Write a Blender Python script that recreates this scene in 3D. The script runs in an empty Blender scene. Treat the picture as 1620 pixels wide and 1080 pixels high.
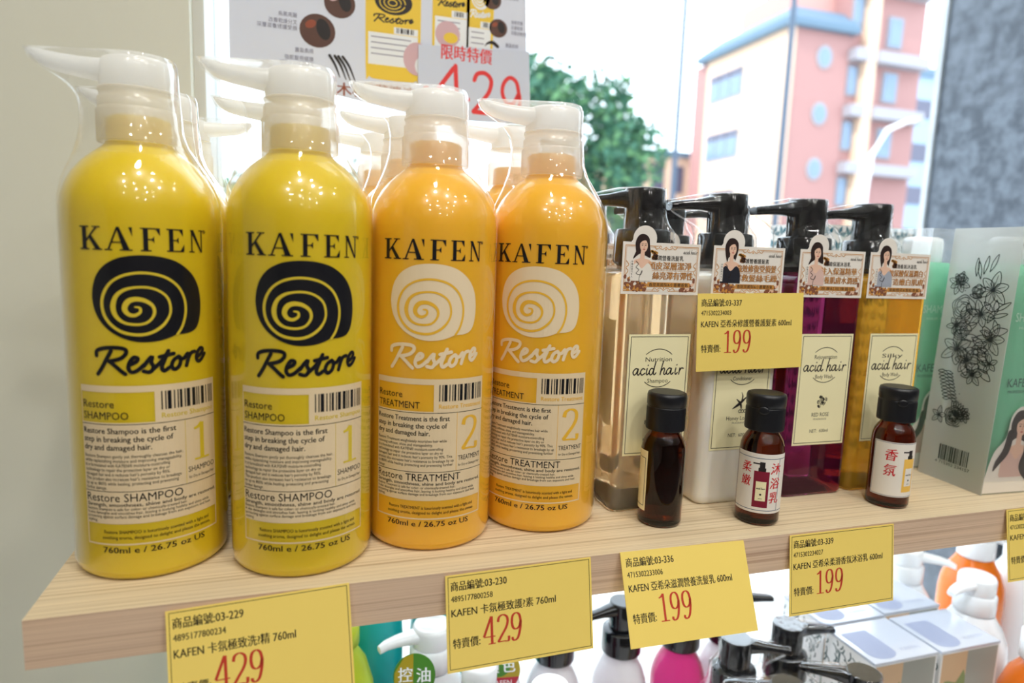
import bpy, bmesh, math, random
from mathutils import Vector, Matrix
from mathutils.geometry import tessellate_polygon

S = 0.01                       # the script measures in centimetres, the scene is in metres
PI = math.pi
C = bpy.context.scene.collection
SC = bpy.context.scene

# ------------------------------------------------------------------ camera
def cam_axes(y, p, r):
    f = Vector((math.sin(y)*math.cos(p), math.cos(y)*math.cos(p), -math.sin(p)))
    rt = Vector((math.cos(y), -math.sin(y), 0)); up = rt.cross(f)
    return math.cos(r)*rt + math.sin(r)*up, -math.sin(r)*rt + math.cos(r)*up, f
cam_d = bpy.data.cameras.new('camera'); cam = bpy.data.objects.new('camera', cam_d); C.objects.link(cam)
rt, up, fw = cam_axes(0.3084, 0.13464, 0.03619)
M4 = Matrix((rt, up, -fw)).transposed().to_4x4(); M4.translation = Vector((12.616, -33.976, 17.805))*S
cam.matrix_world = M4
cam_d.sensor_width = 36; cam_d.lens = 36*1042.84/1620
cam_d.clip_start = 0.01; cam_d.clip_end = 500
cam_d.dof.use_dof = True; cam_d.dof.focus_distance = 0.43; cam_d.dof.aperture_fstop = 5.2
SC.camera = cam

# ------------------------------------------------------------------ light and exposure
W = bpy.data.worlds.new('sky'); SC.world = W; W.use_nodes = True
bg = W.node_tree.nodes['Background']; bg.inputs[0].default_value = (0.86, 0.93, 1.0, 1); bg.inputs[1].default_value = 4.4
sun_d = bpy.data.lights.new('sun', 'SUN'); sun_d.energy = 3.4; sun_d.color = (1.0, 0.93, 0.82); sun_d.angle = 0.01
sun = bpy.data.objects.new('sun', sun_d); C.objects.link(sun)
sun.rotation_euler = Vector((0.72, 0.25, -0.65)).to_track_quat('-Z', 'Y').to_euler()
def ceiling_lamp(x, y, energy, r=5, col=(1.0, 0.965, 0.9), z=168):
    d = bpy.data.lights.new('ceiling_lamp', 'AREA'); d.shape = 'DISK'; d.size = 2*r*S; d.energy = energy; d.color = col
    o = bpy.data.objects.new('ceiling_lamp', d); C.objects.link(o); o.location = (x*S, y*S, z*S)
for x, y, e in ((10, -60, 7.0), (60, -80, 7.2), (-45, -110, 6.6), (110, -110, 7.4), (10, -170, 5), (70, -190, 5), (-60, -220, 5),
                (130, -230, 5), (20, -290, 5), (90, -310, 5), (170, -60, 4)):
    ceiling_lamp(x, y, e)
under_d = bpy.data.lights.new('under_shelf_fill', 'AREA'); under_d.shape = 'RECTANGLE'; under_d.size = 1.04; under_d.size_y = .015; under_d.energy = 0.9; under_d.color = (.86, .93, 1.0)  # added cool fill light, no real fixture: brightens the products below the shelf
under = bpy.data.objects.new('under_shelf_fill', under_d); C.objects.link(under); under.location = (.56, .10, -.027)
SC.view_settings.view_transform = 'Standard'; SC.view_settings.look = 'None'
SC.view_settings.exposure = 0.0; SC.view_settings.gamma = 1.0; SC.view_settings.use_curve_mapping = False
SC.cycles.max_bounces = 16; SC.cycles.transparent_max_bounces = 40; SC.cycles.transmission_bounces = 12; SC.cycles.glossy_bounces = 6
SC.cycles.diffuse_bounces = 4
SC.cycles.use_denoising = True; SC.cycles.sample_clamp_indirect = 6.0
SC.cycles.caustics_refractive = True; SC.cycles.blur_glossy = 0.0

# ------------------------------------------------------------------ materials
def lin(c):
    out = []
    for v in c:
        v = v/255
        out.append(v/12.92 if v <= .04045 else ((v+.055)/1.055)**2.4)
    return (*out, 1)
def mat(name, rgb, rough=.5, spec=.5, trans=0, ior=1.45, sss=0, coat=0, metal=0, bump=None):
    m = bpy.data.materials.new(name); m.use_nodes = True
    n = m.node_tree.nodes; b = n['Principled BSDF']
    b.inputs['Base Color'].default_value = lin(rgb); b.inputs['Roughness'].default_value = rough
    b.inputs['Specular IOR Level'].default_value = spec; b.inputs['IOR'].default_value = ior
    b.inputs['Transmission Weight'].default_value = trans; b.inputs['Metallic'].default_value = metal
    b.inputs['Coat Weight'].default_value = coat; b.inputs['Coat Roughness'].default_value = .06
    if sss:
        b.inputs['Subsurface Weight'].default_value = sss; b.inputs['Subsurface Radius'].default_value = (.01, .008, .005)
        b.inputs['Subsurface Scale'].default_value = 1.0
    if bump:
        tx = n.new('ShaderNodeTexNoise'); tx.inputs['Scale'].default_value = bump[0]
        tc = n.new('ShaderNodeTexCoord'); m.node_tree.links.new(tc.outputs['Object'], tx.inputs['Vector'])
        bp = n.new('ShaderNodeBump'); bp.inputs['Strength'].default_value = bump[1]; bp.inputs['Distance'].default_value = bump[2]
        m.node_tree.links.new(tx.outputs['Fac'], bp.inputs['Height']); m.node_tree.links.new(bp.outputs['Normal'], b.inputs['Normal'])
    return m
def film(name, tint=(255, 255, 255), base=.05, edge=.75, power=3.0, rough=.06, milk=.03, wrinkle=None):
    m = bpy.data.materials.new(name); m.use_nodes = True
    n = m.node_tree.nodes; l = m.node_tree.links; n.remove(n['Principled BSDF']); out = n['Material Output']
    tr = n.new('ShaderNodeBsdfTransparent'); tr.inputs[0].default_value = lin(tint)
    gl = n.new('ShaderNodeBsdfGlossy'); gl.inputs['Roughness'].default_value = rough; gl.inputs['Color'].default_value = (1, 1, 1, 1)
    df = n.new('ShaderNodeBsdfTranslucent'); df.inputs[0].default_value = (.95, .95, .95, 1)
    d2 = n.new('ShaderNodeBsdfDiffuse'); d2.inputs[0].default_value = (.95, .95, .95, 1)
    dm = n.new('ShaderNodeMixShader'); dm.inputs[0].default_value = .5; l.new(df.outputs[0], dm.inputs[1]); l.new(d2.outputs[0], dm.inputs[2])
    lw = n.new('ShaderNodeLayerWeight'); lw.inputs['Blend'].default_value = .5
    pw = n.new('ShaderNodeMath'); pw.operation = 'POWER'; pw.inputs[1].default_value = power; l.new(lw.outputs['Facing'], pw.inputs[0])
    ml = n.new('ShaderNodeMath'); ml.operation = 'MULTIPLY_ADD'; ml.inputs[1].default_value = edge; ml.inputs[2].default_value = base; l.new(pw.outputs[0], ml.inputs[0])
    m1 = n.new('ShaderNodeMixShader'); m1.inputs[0].default_value = milk; l.new(tr.outputs[0], m1.inputs[1]); l.new(dm.outputs[0], m1.inputs[2])
    m2 = n.new('ShaderNodeMixShader'); l.new(ml.outputs[0], m2.inputs[0]); l.new(m1.outputs[0], m2.inputs[1]); l.new(gl.outputs[0], m2.inputs[2])
    l.new(m2.outputs[0], out.inputs[0])
    if wrinkle:
        tc = n.new('ShaderNodeTexCoord'); mp = n.new('ShaderNodeMapping'); mp.inputs['Scale'].default_value = wrinkle[2]
        tx = n.new('ShaderNodeTexNoise'); tx.inputs['Scale'].default_value = wrinkle[0]; tx.inputs['Detail'].default_value = 3
        l.new(tc.outputs['Object'], mp.inputs[0]); l.new(mp.outputs[0], tx.inputs['Vector'])
        bp = n.new('ShaderNodeBump'); bp.inputs['Strength'].default_value = wrinkle[1]; bp.inputs['Distance'].default_value = .001
        l.new(tx.outputs['Fac'], bp.inputs['Height']); l.new(bp.outputs['Normal'], gl.inputs['Normal'])
    return m
def translucent(name, rgb, transp=.25, rough=.35, tl=.5):
    # milky plastic: diffuse + translucent + a share of plain see-through, with a soft gloss
    m = bpy.data.materials.new(name); m.use_nodes = True
    n = m.node_tree.nodes; l = m.node_tree.links; n.remove(n['Principled BSDF']); out = n['Material Output']
    df = n.new('ShaderNodeBsdfDiffuse'); df.inputs[0].default_value = lin(rgb)
    t = n.new('ShaderNodeBsdfTranslucent'); t.inputs[0].default_value = lin(rgb)
    tr = n.new('ShaderNodeBsdfTransparent'); gl = n.new('ShaderNodeBsdfGlossy'); gl.inputs['Roughness'].default_value = rough
    a = n.new('ShaderNodeMixShader'); a.inputs[0].default_value = tl; l.new(df.outputs[0], a.inputs[1]); l.new(t.outputs[0], a.inputs[2])
    b = n.new('ShaderNodeMixShader'); b.inputs[0].default_value = transp; l.new(a.outputs[0], b.inputs[1]); l.new(tr.outputs[0], b.inputs[2])
    c = n.new('ShaderNodeMixShader'); c.inputs[0].default_value = .06; l.new(b.outputs[0], c.inputs[1]); l.new(gl.outputs[0], c.inputs[2])
    l.new(c.outputs[0], out.inputs[0])
    return m
def wood(name, light, dark):
    m = mat(name, light, .55, .3)
    n = m.node_tree.nodes; l = m.node_tree.links; b = n['Principled BSDF']
    tc = n.new('ShaderNodeTexCoord')
    def grain(scale, detail, lo, hi):
        mp = n.new('ShaderNodeMapping'); mp.inputs['Scale'].default_value = scale; l.new(tc.outputs['Object'], mp.inputs[0])
        tx = n.new('ShaderNodeTexNoise'); tx.inputs['Scale'].default_value = 1; tx.inputs['Detail'].default_value = detail
        tx.inputs['Distortion'].default_value = .3; l.new(mp.outputs[0], tx.inputs['Vector'])
        r = n.new('ShaderNodeMapRange'); r.inputs[1].default_value = lo; r.inputs[2].default_value = hi; l.new(tx.outputs['Fac'], r.inputs[0])
        return r.outputs[0]
    g1 = grain((1.6, 420, 420), 2, .5, .74); g2 = grain((6, 1100, 1100), 1, .42, .8); g3 = grain((1.2, 60, 60), 2, .3, .7)
    def mix(a, fac, amount, col):
        k = n.new('ShaderNodeMath'); k.operation = 'MULTIPLY'; k.inputs[1].default_value = amount; l.new(fac, k.inputs[0])
        x = n.new('ShaderNodeMixRGB'); l.new(k.outputs[0], x.inputs[0]); x.inputs[2].default_value = lin(col)
        if isinstance(a, tuple): x.inputs[1].default_value = lin(a)
        else: l.new(a, x.inputs[1])
        return x.outputs[0]
    c = mix(light, g3, .35, (min(255, light[0]+10), light[1], light[2]-12)); c = mix(c, g1, .75, dark); c = mix(c, g2, .4, dark)
    l.new(c, b.inputs['Base Color'])
    return m
def speckle(name, a, b2, scale, rough=.6):
    m = mat(name, a, rough); n = m.node_tree.nodes; l = m.node_tree.links; b = n['Principled BSDF']
    tc = n.new('ShaderNodeTexCoord'); tx = n.new('ShaderNodeTexNoise'); tx.inputs['Scale'].default_value = scale; tx.inputs['Detail'].default_value = 6
    l.new(tc.outputs['Object'], tx.inputs['Vector'])
    r = n.new('ShaderNodeMapRange'); r.inputs[1].default_value = .35; r.inputs[2].default_value = .65; l.new(tx.outputs['Fac'], r.inputs[0])
    x = n.new('ShaderNodeMixRGB'); x.inputs[1].default_value = lin(a); x.inputs[2].default_value = lin(b2); l.new(r.outputs[0], x.inputs[0]); l.new(x.outputs[0], b.inputs['Base Color'])
    return m

M = dict(
    yellow=mat('lemon_plastic', (228, 198, 26), .28, .5, coat=.6, sss=.4), gold=mat('egg_yolk_plastic', (246, 186, 40), .28, .5, coat=.6, sss=.4),
    cap=translucent('milky_polypropylene', (255, 252, 246), .45, .25, .62), head=translucent('white_polypropylene', (254, 254, 253), .06, .22, .62),
    ink=mat('black_ink', (14, 15, 24), .45, .15), cream=mat('cream_print', (238, 216, 178), .4), pale=mat('pale_print', (244, 224, 190), .4),
    lemonink=mat('lemon_print', (226, 200, 50), .4), goldink=mat('yolk_print', (243, 190, 52), .4),
    wrap=film('shrink_wrap', base=.018, edge=.85, power=3.2, rough=.04, milk=.012, wrinkle=(1, .3, (60, 60, 9))),
    wraptop=film('shrink_wrap_folds', base=.03, edge=.85, power=2.6, rough=.05, milk=.075, wrinkle=(1, .6, (90, 90, 30))),
    crinkle=film('crinkled_wrap', base=.03, edge=.7, power=3.2, rough=.05, milk=.015, wrinkle=(1, .8, (120, 120, 60))),
    black=mat('glossy_black_plastic', (14, 15, 20), .1, .6, coat=.4, bump=(60, .04, .002)), mattblack=mat('black_cap_plastic', (22, 23, 29), .38, .5),
    clear=mat('clear_shampoo', (248, 230, 202), .03, .5, trans=.82, ior=1.36, sss=.5), white=mat('white_conditioner', (243, 238, 226), .22, .5, sss=.3),
    rose=mat('plum_body_wash', (116, 34, 74), .02, .5, trans=.8, ior=1.36), amberwash=mat('amber_body_wash', (246, 190, 66), .02, .5, trans=.62, ior=1.36),
    sticker=mat('ivory_sticker', (248, 240, 196), .35), stickerwhite=mat('white_paper', (240, 234, 226), .4), goldprint=mat('gold_foil_print', (206, 146, 74), .3, .6),
    brownprint=mat('brown_print', (134, 84, 62), .5), skin=mat('skin_print', (236, 196, 172), .5), hair=mat('dark_hair_print', (44, 28, 26), .5),
    dress=mat('white_dress_print', (236, 230, 222), .5), dark=mat('dark_print', (38, 32, 32), .5), lip=mat('lip_print', (190, 80, 76), .5),
    glass=mat('brown_glass', (96, 34, 12), .02, .6, trans=1, ior=1.45), red=mat('red_ink', (206, 30, 42), .5), blue=mat('blue_ink', (60, 84, 120), .5),
    plumprint=mat('plum_print', (132, 24, 52), .5), amberprint=mat('amber_print', (244, 196, 92), .5),
    tag=mat('yellow_card', (246, 218, 116), .4, .4), tagred=mat('red_price_ink', (196, 62, 44), .5), tagink=mat('tag_ink', (34, 30, 24), .5),
    pvc=film('clear_pvc', base=.05, edge=.7, power=3, rough=.03, milk=.05), frost=translucent('frosted_pvc', (226, 228, 224), .42, .3, .35),
    mint=mat('mint_plastic', (126, 206, 166), .35, .5, sss=.2), mintprint=mat('pale_mint_print', (200, 232, 214), .5), leafink=mat('teal_print', (34, 104, 124), .5),
    box=mat('white_carton', (240, 242, 244), .45), line=mat('floral_line_ink', (34, 42, 40), .6), shade=mat('pale_grey_print', (176, 182, 176), .6),
    paper=mat('poster_paper', (220, 226, 242), .5), sheet=mat('price_sheet_paper', (208, 216, 234), .5), grey=mat('grey_print', (150, 150, 168), .5),
    bigred=mat('poster_red', (228, 62, 62), .5), title=mat('title_brown', (150, 76, 52), .5), hairbrown=mat('hair_photo_brown', (92, 62, 52), .5),
    pinkp=mat('pink_photo', (214, 178, 186), .5), yel=mat('poster_yellow', (240, 204, 66), .5),
    teal=mat('teal_plastic', (30, 168, 168), .3, .5), lime=mat('lime_plastic', (190, 205, 50), .3, .5), whitep=mat('white_plastic', (242, 246, 250), .2, .5, coat=.5),
    milkb=mat('milky_bottle', (232, 224, 226), .2, .5, trans=.45, ior=1.3), pink=mat('pink_bottle', (214, 60, 128), .15, .5, trans=.6, ior=1.3),
    orange=mat('orange_bottle', (226, 116, 32), .2, .5, sss=.2), crimson=mat('crimson_plastic', (140, 24, 58), .3), green=mat('badge_green', (70, 128, 44), .4),
    olive=mat('badge_olive', (166, 148, 36), .4), badgered=mat('badge_red', (176, 44, 60), .4), leafdark=mat('leaf_print_dark', (52, 84, 88), .5),
    tan=mat('tan_print', (214, 182, 146), .5), moss=mat('moss_print', (134, 152, 104), .5), silver=mat('silver_print', (160, 164, 158), .5), bluegrey=mat('blue_grey_print', (150, 160, 188), .3),
    wall=mat('painted_wall', (222, 222, 208), .7, .2), shop=mat('shop_interior', (128, 120, 112), .6), jamb=mat('window_frame_paint', (206, 206, 200), .5), floor=mat('floor_tile', (128, 122, 116), .4), ceil=mat('ceiling_paint', (238, 234, 226), .8),
    wood_top=wood('ash_veneer', (220, 203, 172), (158, 132, 100)), wood_edge=wood('ash_edge_band', (218, 192, 168), (160, 124, 102)),
    board=mat('white_laminate', (236, 238, 242), .4), lid=mat('glossy_white_lid', (196, 204, 220), .12, .6, coat=1), pane=film('window_glass', (246, 250, 252), base=.03, edge=.5, power=4, rough=.0, milk=.0),
    pave=speckle('pavement', (206, 204, 198), (184, 182, 178), 4), stone=speckle('grey_granite', (58, 66, 78), (102, 110, 122), 45, .3), stonecap=speckle('pale_granite', (196, 200, 206), (176, 180, 186), 16, .4),
    brick=mat('pink_brick_tile', (158, 117, 114), .7), cream_wall=mat('cream_render', (214, 184, 160), .8), roof=mat('blue_grey_roof', (92, 116, 136), .6), band=mat('grey_balcony_slab', (152, 150, 158), .7),
    pinkwall=mat('pale_pink_wall', (190, 142, 134), .8), winglass=mat('building_window_glass', (112, 132, 156), .2, .6), windark=mat('dark_window_glass', (84, 84, 104), .2, .6), winframe=mat('white_window_frame', (150, 150, 156), .6),
    bluewall=mat('grey_blue_wall', (146, 166, 190), .8), pole=mat('blue_grey_pole', (62, 78, 98), .4), lampw=mat('pale_lamp_post', (226, 228, 232), .4),
    leaf=mat('tree_leaf', (44, 92, 72), .6), leaf2=mat('light_tree_leaf', (92, 136, 92), .6), bark=mat('bark', (92, 72, 58), .9), car=mat('car_paint', (70, 96, 150), .3),
)

# ------------------------------------------------------------------ mesh helpers
class MB:
    def __init__(s): s.v, s.f, s.m, s.sm = [], [], [], []
    def add(s, vs, fs, mi=0, smooth=True):
        o = len(s.v); s.v += [tuple(v) for v in vs]
        for f in fs: s.f.append(tuple(i+o for i in f)); s.m.append(mi); s.sm.append(smooth)
        return s
    def loft(s, rings, cap0=True, cap1=True, mi=0, smooth=True, closed=True):
        n = len(rings[0]); vs = [p for r in rings for p in r]; fs = []
        for i in range(len(rings)-1):
            for j in range(n if closed else n-1):
                k = (j+1) % n; fs.append((i*n+j, i*n+k, (i+1)*n+k, (i+1)*n+j))
        s.add(vs, fs, mi, smooth)
        if cap0: s.add(rings[0], [tuple(range(n))[::-1]], mi, False)
        if cap1: s.add(rings[-1], [tuple(range(n))], mi, False)
        return s
    def lathe(s, prof, seg=64, mi=0, rib=None, smooth=True, cap0=True, cap1=True, c=(0, 0)):
        rings = []
        for r, z in prof:
            ring = []
            for j in range(seg):
                a = 2*PI*j/seg; q = r
                if rib and rib[0] <= z <= rib[1]: q = r-(rib[2] if j % 2 else 0)
                ring.append((c[0]+q*math.cos(a), c[1]+q*math.sin(a), z))
            rings.append(ring)
        return s.loft(rings, cap0, cap1, mi, smooth)
    def box(s, x0, y0, z0, x1, y1, z1, mi=0):
        v = [(x0, y0, z0), (x1, y0, z0), (x1, y1, z0), (x0, y1, z0), (x0, y0, z1), (x1, y0, z1), (x1, y1, z1), (x0, y1, z1)]
        return s.add(v, [(3, 2, 1, 0), (4, 5, 6, 7), (0, 1, 5, 4), (1, 2, 6, 5), (2, 3, 7, 6), (3, 0, 4, 7)], mi, False)
    def tube(s, pts, rs, seg=12, mi=0):
        rings = []
        for i, p in enumerate(pts):
            p = Vector(p); d = (Vector(pts[min(i+1, len(pts)-1)])-Vector(pts[max(i-1, 0)])).normalized()
            a = d.cross(Vector((0, 0, 1)) if abs(d.z) < .9 else Vector((0, 1, 0))).normalized(); b = d.cross(a)
            r = rs[i] if isinstance(rs, (list, tuple)) else rs
            rings.append([tuple(p+r*(math.cos(2*PI*j/seg)*a+math.sin(2*PI*j/seg)*b)) for j in range(seg)])
        return s.loft(rings, mi=mi)
    def sheet(s, sh, fn, cut=0):
        bm = bmesh.new(); vs = [bm.verts.new((x, y, z)) for x, y, z in sh.v]
        for f, mi in zip(sh.f, sh.m):
            try: bm.faces.new([vs[i] for i in f]).material_index = mi
            except ValueError: pass
        if cut:
            xs = [v[0] for v in sh.v]; u = math.floor(min(xs)/cut)*cut+cut
            while u < max(xs):
                bmesh.ops.bisect_plane(bm, geom=bm.verts[:]+bm.edges[:]+bm.faces[:], dist=1e-6, plane_co=(u, 0, 0), plane_no=(1, 0, 0)); u += cut
        bm.verts.index_update()
        o = len(s.v); s.v += [fn(v.co.x, v.co.y, v.co.z) for v in bm.verts]
        for f in bm.faces: s.f.append(tuple(v.index+o for v in f.verts)); s.m.append(f.material_index); s.sm.append(False)
        bm.free(); return s
    def build(s, name, mats, parent=None, loc=(0, 0, 0), rot=(0, 0, 0)):
        me = bpy.data.meshes.new(name); me.from_pydata([(x*S, y*S, z*S) for x, y, z in s.v], [], s.f)
        if not isinstance(mats, (list, tuple)): mats = [mats]
        for m in mats: me.materials.append(m)
        me.polygons.foreach_set('material_index', s.m); me.polygons.foreach_set('use_smooth', s.sm); me.update()
        o = bpy.data.objects.new(name, me); C.objects.link(o)
        if parent: o.parent = parent
        o.location = Vector(loc)*S; o.rotation_euler = rot
        return o
def tag(o, label, cat, group=None):
    o['label'] = label; o['category'] = cat
    if group: o['group'] = group
    return o
def thing(name, label, cat, loc=(0, 0, 0), rz=0, group=None):
    o = bpy.data.objects.new(name, None); C.objects.link(o); o.location = Vector(loc)*S; o.rotation_euler = (0, 0, rz); o.empty_display_size = .02
    return tag(o, label, cat, group)
def struct(o): o['kind'] = 'structure'; return o
def copy_tree(o, loc, rz=0, label=None, group=None, inner=None):
    # the thing, its parts and their sub-parts; inner turns the pump parts against the body
    c = o.copy(); C.objects.link(c); c.location = Vector(loc)*S; c.rotation_euler = (0, 0, rz)
    if label: c['label'] = label
    if group: c['group'] = group
    for ch in list(o.children):
        d = ch.copy(); C.objects.link(d); d.parent = c
        if inner is not None and ch.name.split('.')[0] in ('pump_head', 'plastic_wrap'): d.rotation_euler = (0, 0, inner-rz)
        for g in list(ch.children):
            e = g.copy(); C.objects.link(e); e.parent = d
    return c
def rrect(hx, hy, r, n=6, cx=0, cy=0):
    p = []
    for qx, qy, a0 in ((1, 1, 0), (-1, 1, 90), (-1, -1, 180), (1, -1, 270)):
        for k in range(n+1):
            a = math.radians(a0+90*k/n); p.append((cx+qx*(hx-r)+r*math.cos(a), cy+qy*(hy-r)+r*math.sin(a)))
    return p
def lift(ring, z): return [(x, y, z) for x, y in ring]
def crom(pts, n=8):
    out = []
    for i in range(len(pts)-1):
        p0, p1, p2, p3 = pts[max(i-1, 0)], pts[i], pts[i+1], pts[min(i+2, len(pts)-1)]
        for k in range(n):
            t = k/n; out.append(tuple(.5*((2*b)+(c-a)*t+(2*a-5*b+4*c-d)*t*t+(3*b-a-3*c+d)*t**3) for a, b, c, d in zip(p0, p1, p2, p3)))
    out.append(tuple(pts[-1])); return out

# ------------------------------------------------------------------ flat printed matter
_tc = {}
def glyphs(s, bold=0):
    k = (s, bold)
    if k not in _tc:
        c = bpy.data.curves.new('t', 'FONT'); c.body = s; c.resolution_u = 2; c.offset = bold
        o = bpy.data.objects.new('t', c); C.objects.link(o)
        dg = bpy.context.evaluated_depsgraph_get(); me = bpy.data.meshes.new_from_object(o.evaluated_get(dg))
        _tc[k] = ([(v.co.x, v.co.y) for v in me.vertices], [tuple(p.vertices) for p in me.polygons])
        bpy.data.objects.remove(o); bpy.data.curves.remove(c); bpy.data.meshes.remove(me)
    return _tc[k]
class Sheet:
    def __init__(s): s.v, s.f, s.m = [], [], []; s.q = 0
    def raw(s, pts, fs, mi, lev):
        o = len(s.v); s.v += [(x, y, lev) for x, y in pts]
        for f in fs: s.f.append(tuple(i+o for i in f)); s.m.append(mi)
    def poly(s, pts, mi, lev=0):
        tris = tessellate_polygon([[Vector((x, y, 0)) for x, y in pts]]); fs = []
        for t in tris:
            a, b, c = (pts[i] for i in t)
            fs.append(t if (b[0]-a[0])*(c[1]-a[1])-(b[1]-a[1])*(c[0]-a[0]) > 0 else t[::-1])
        s.raw(pts, fs, mi, lev)
    def rect(s, x0, y0, x1, y1, mi, lev=0): s.raw([(x0, y0), (x1, y0), (x1, y1), (x0, y1)], [(0, 1, 2, 3)], mi, lev)
    def frame(s, x0, y0, x1, y1, w, mi, lev=0):
        s.rect(x0, y0, x1, y0+w, mi, lev); s.rect(x0, y1-w, x1, y1, mi, lev); s.rect(x0, y0+w, x0+w, y1-w, mi, lev); s.rect(x1-w, y0+w, x1, y1-w, mi, lev)
    def ell(s, cx, cy, rx, ry, mi, lev=0, n=20, rot=0):
        p = []
        for k in range(n):
            a = 2*PI*k/n; x, y = rx*math.cos(a), ry*math.sin(a); p.append((cx+x*math.cos(rot)-y*math.sin(rot), cy+x*math.sin(rot)+y*math.cos(rot)))
        s.raw(p, [tuple(range(n))], mi, lev)
    def stroke(s, pts, w, mi, lev=0, nib=None, curve=True, cap=True, widths=None, n=7):
        if curve and len(pts) > 2:
            if widths: q = crom([(*p, k) for p, k in zip(pts, widths)], n); pts = [(a, b) for a, b, _ in q]; widths = [c for *_, c in q]
            else: pts = crom(pts, n)
        s.q += 1; lev += .0009*(s.q % 6); L, R = [], []; ws = []
        for i, p in enumerate(pts):
            a, b = pts[max(i-1, 0)], pts[min(i+1, len(pts)-1)]; dx, dy = b[0]-a[0], b[1]-a[1]; d = math.hypot(dx, dy) or 1e-9; dx /= d; dy /= d
            k = w if not widths else widths[i]
            if nib is not None: k = nib+(w-nib)*abs(dy)
            ws.append(k); L.append((p[0]-dy*k/2, p[1]+dx*k/2)); R.append((p[0]+dy*k/2, p[1]-dx*k/2))
        m = len(pts); s.raw(L+R, [(i, m+i, m+i+1, i+1) for i in range(m-1)], mi, lev)
        if cap:
            for i_, (p, k) in enumerate(((pts[0], ws[0]), (pts[-1], ws[-1]))): s.ell(p[0], p[1], k/2, k/2, mi, lev+.0003*(i_+1), 10)
    def text(s, t, x, y, em, mi, lev=0, w=None, bold=0, shear=0, align='l', hscale=1):
        if bold > 0:
            # heavier type: the same letters printed three times, a hair apart
            for q in (-.5, 0, .5): s.text(t, x+q*bold*em*1.3, y, em, mi, lev+.0004*(q+1), w, 0, shear, align, hscale)
            return
        v, f = glyphs(t, bold)
        if not v: return
        x0 = min(p[0] for p in v); x1 = max(p[0] for p in v); sx = w/(x1-x0) if w else em*hscale; W_ = (x1-x0)*sx
        ox = x - (0 if align == 'l' else W_/2 if align == 'c' else W_)
        s.raw([(ox+(p[0]-x0)*sx+shear*p[1]*em, y+p[1]*em) for p in v], f, mi, lev)
    def arc(s, cx, cy, r, a0, a1, w, mi, lev=0):
        s.stroke([(cx+r*math.cos(math.radians(a0+(a1-a0)*k/16)), cy+r*math.sin(math.radians(a0+(a1-a0)*k/16))) for k in range(17)], w, mi, lev, curve=False, cap=False)
    def bars(s, x0, y0, x1, y1, mi, lev, seed=3, n=48):
        rd = random.Random(seed); x = 0; seq = []
        while x < n:
            a = rd.choice((1, 1, 2, 3)); b = rd.choice((1, 1, 2)); seq.append((x, min(n, x+a))); x += a+b
        for a, b in seq: s.rect(x0+(x1-x0)*a/n, y0, x0+(x1-x0)*b/n, y1, mi, lev)
# serif figures: thick stems, hair lines
FIG = {'1': [[(.3, 1), (.3, .0)], [(.3, .99), (.2, .9), (.08, .86)], [(.08, .015), (.52, .015)]],
       '2': [[(.05, .76), (.1, .93), (.27, 1), (.44, .92), (.48, .74), (.4, .52), (.2, .25), (.04, .03)], [(.04, .03), (.3, .035), (.5, .03), (.53, .2)]],
       '4': [[(.36, 1), (.02, .28)], [(.02, .27), (.53, .27)], [(.38, 1), (.38, .0)], [(.22, .012), (.53, .012)]],
       '9': [[(.46, .7), (.4, .92), (.26, 1), (.11, .92), (.06, .7), (.11, .48), (.25, .41), (.4, .5), (.46, .7), (.43, .4), (.33, .1), (.18, .0), (.08, .06), (.09, .13)]]}
def figures(sh, t, x, y, h, adv, mi, lev, thick=.1, thin=.035, sx=1):
    for ch in t:
        for st in FIG[ch]: sh.stroke([(x+px*h*sx, y+py*h) for px, py in st], thick*h, mi, lev, nib=thin*h, curve=len(st) > 2, cap=False)
        x += adv*h
# modern-style capitals for the bottle name
CAP = {'K': [[(.12, 0), (.33, 0), (.33, 1), (.12, 1)], [(.0, 0), (.45, 0), (.45, .06), (.0, .06)], [(.0, .94), (.45, .94), (.45, 1), (.0, 1)], [(.31, .32), (.83, .95), (.73, .95), (.31, .44)],
             [(.41, .55), (.53, .66), (.95, .05), (.72, .05)], [(.6, 0), (1.03, 0), (1.03, .05), (.6, .05)], [(.6, .95), (.96, .95), (.96, 1), (.6, 1)]],
       'A': [[(.11, .05), (.19, .05), (.51, .93), (.46, 1)], [(.68, .05), (.92, .05), (.56, 1), (.45, 1)], [(.26, .32), (.74, .32), (.74, .37), (.26, .37)], [(0, 0), (.3, 0), (.3, .05), (0, .05)], [(.56, 0), (1.02, 0), (1.02, .05), (.56, .05)]],
       "'": [[(.0, 1), (.2, 1), (.2, .6)]],
       'F': [[(.13, 0), (.33, 0), (.33, 1), (.13, 1)], [(.02, 0), (.46, 0), (.46, .05), (.02, .05)], [(.02, .95), (.82, .95), (.82, 1), (.02, 1)], [(.64, .95), (.82, .67), (.82, .95)], [(.33, .48), (.55, .48), (.55, .53), (.33, .53)], [(.46, .505), (.58, .36), (.58, .66)]],
       'E': [[(.13, 0), (.33, 0), (.33, 1), (.13, 1)], [(.02, 0), (.84, 0), (.84, .05), (.02, .05)], [(.02, .95), (.8, .95), (.8, 1), (.02, 1)], [(.62, .95), (.8, .68), (.8, .95)], [(.66, .05), (.86, .05), (.86, .35)], [(.33, .48), (.55, .48), (.55, .53), (.33, .53)], [(.46, .505), (.58, .36), (.58, .66)]],
       'N': [[(.15, .0), (.23, .0), (.23, .98), (.15, .98)], [(.79, 0), (.87, 0), (.87, 1), (.79, 1)], [(.08, 1), (.3, 1), (.86, 0), (.76, 0)], [(.02, 0), (.36, 0), (.36, .05), (.02, .05)], [(.64, .95), (1.0, .95), (1.0, 1), (.64, 1)]]}
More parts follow.
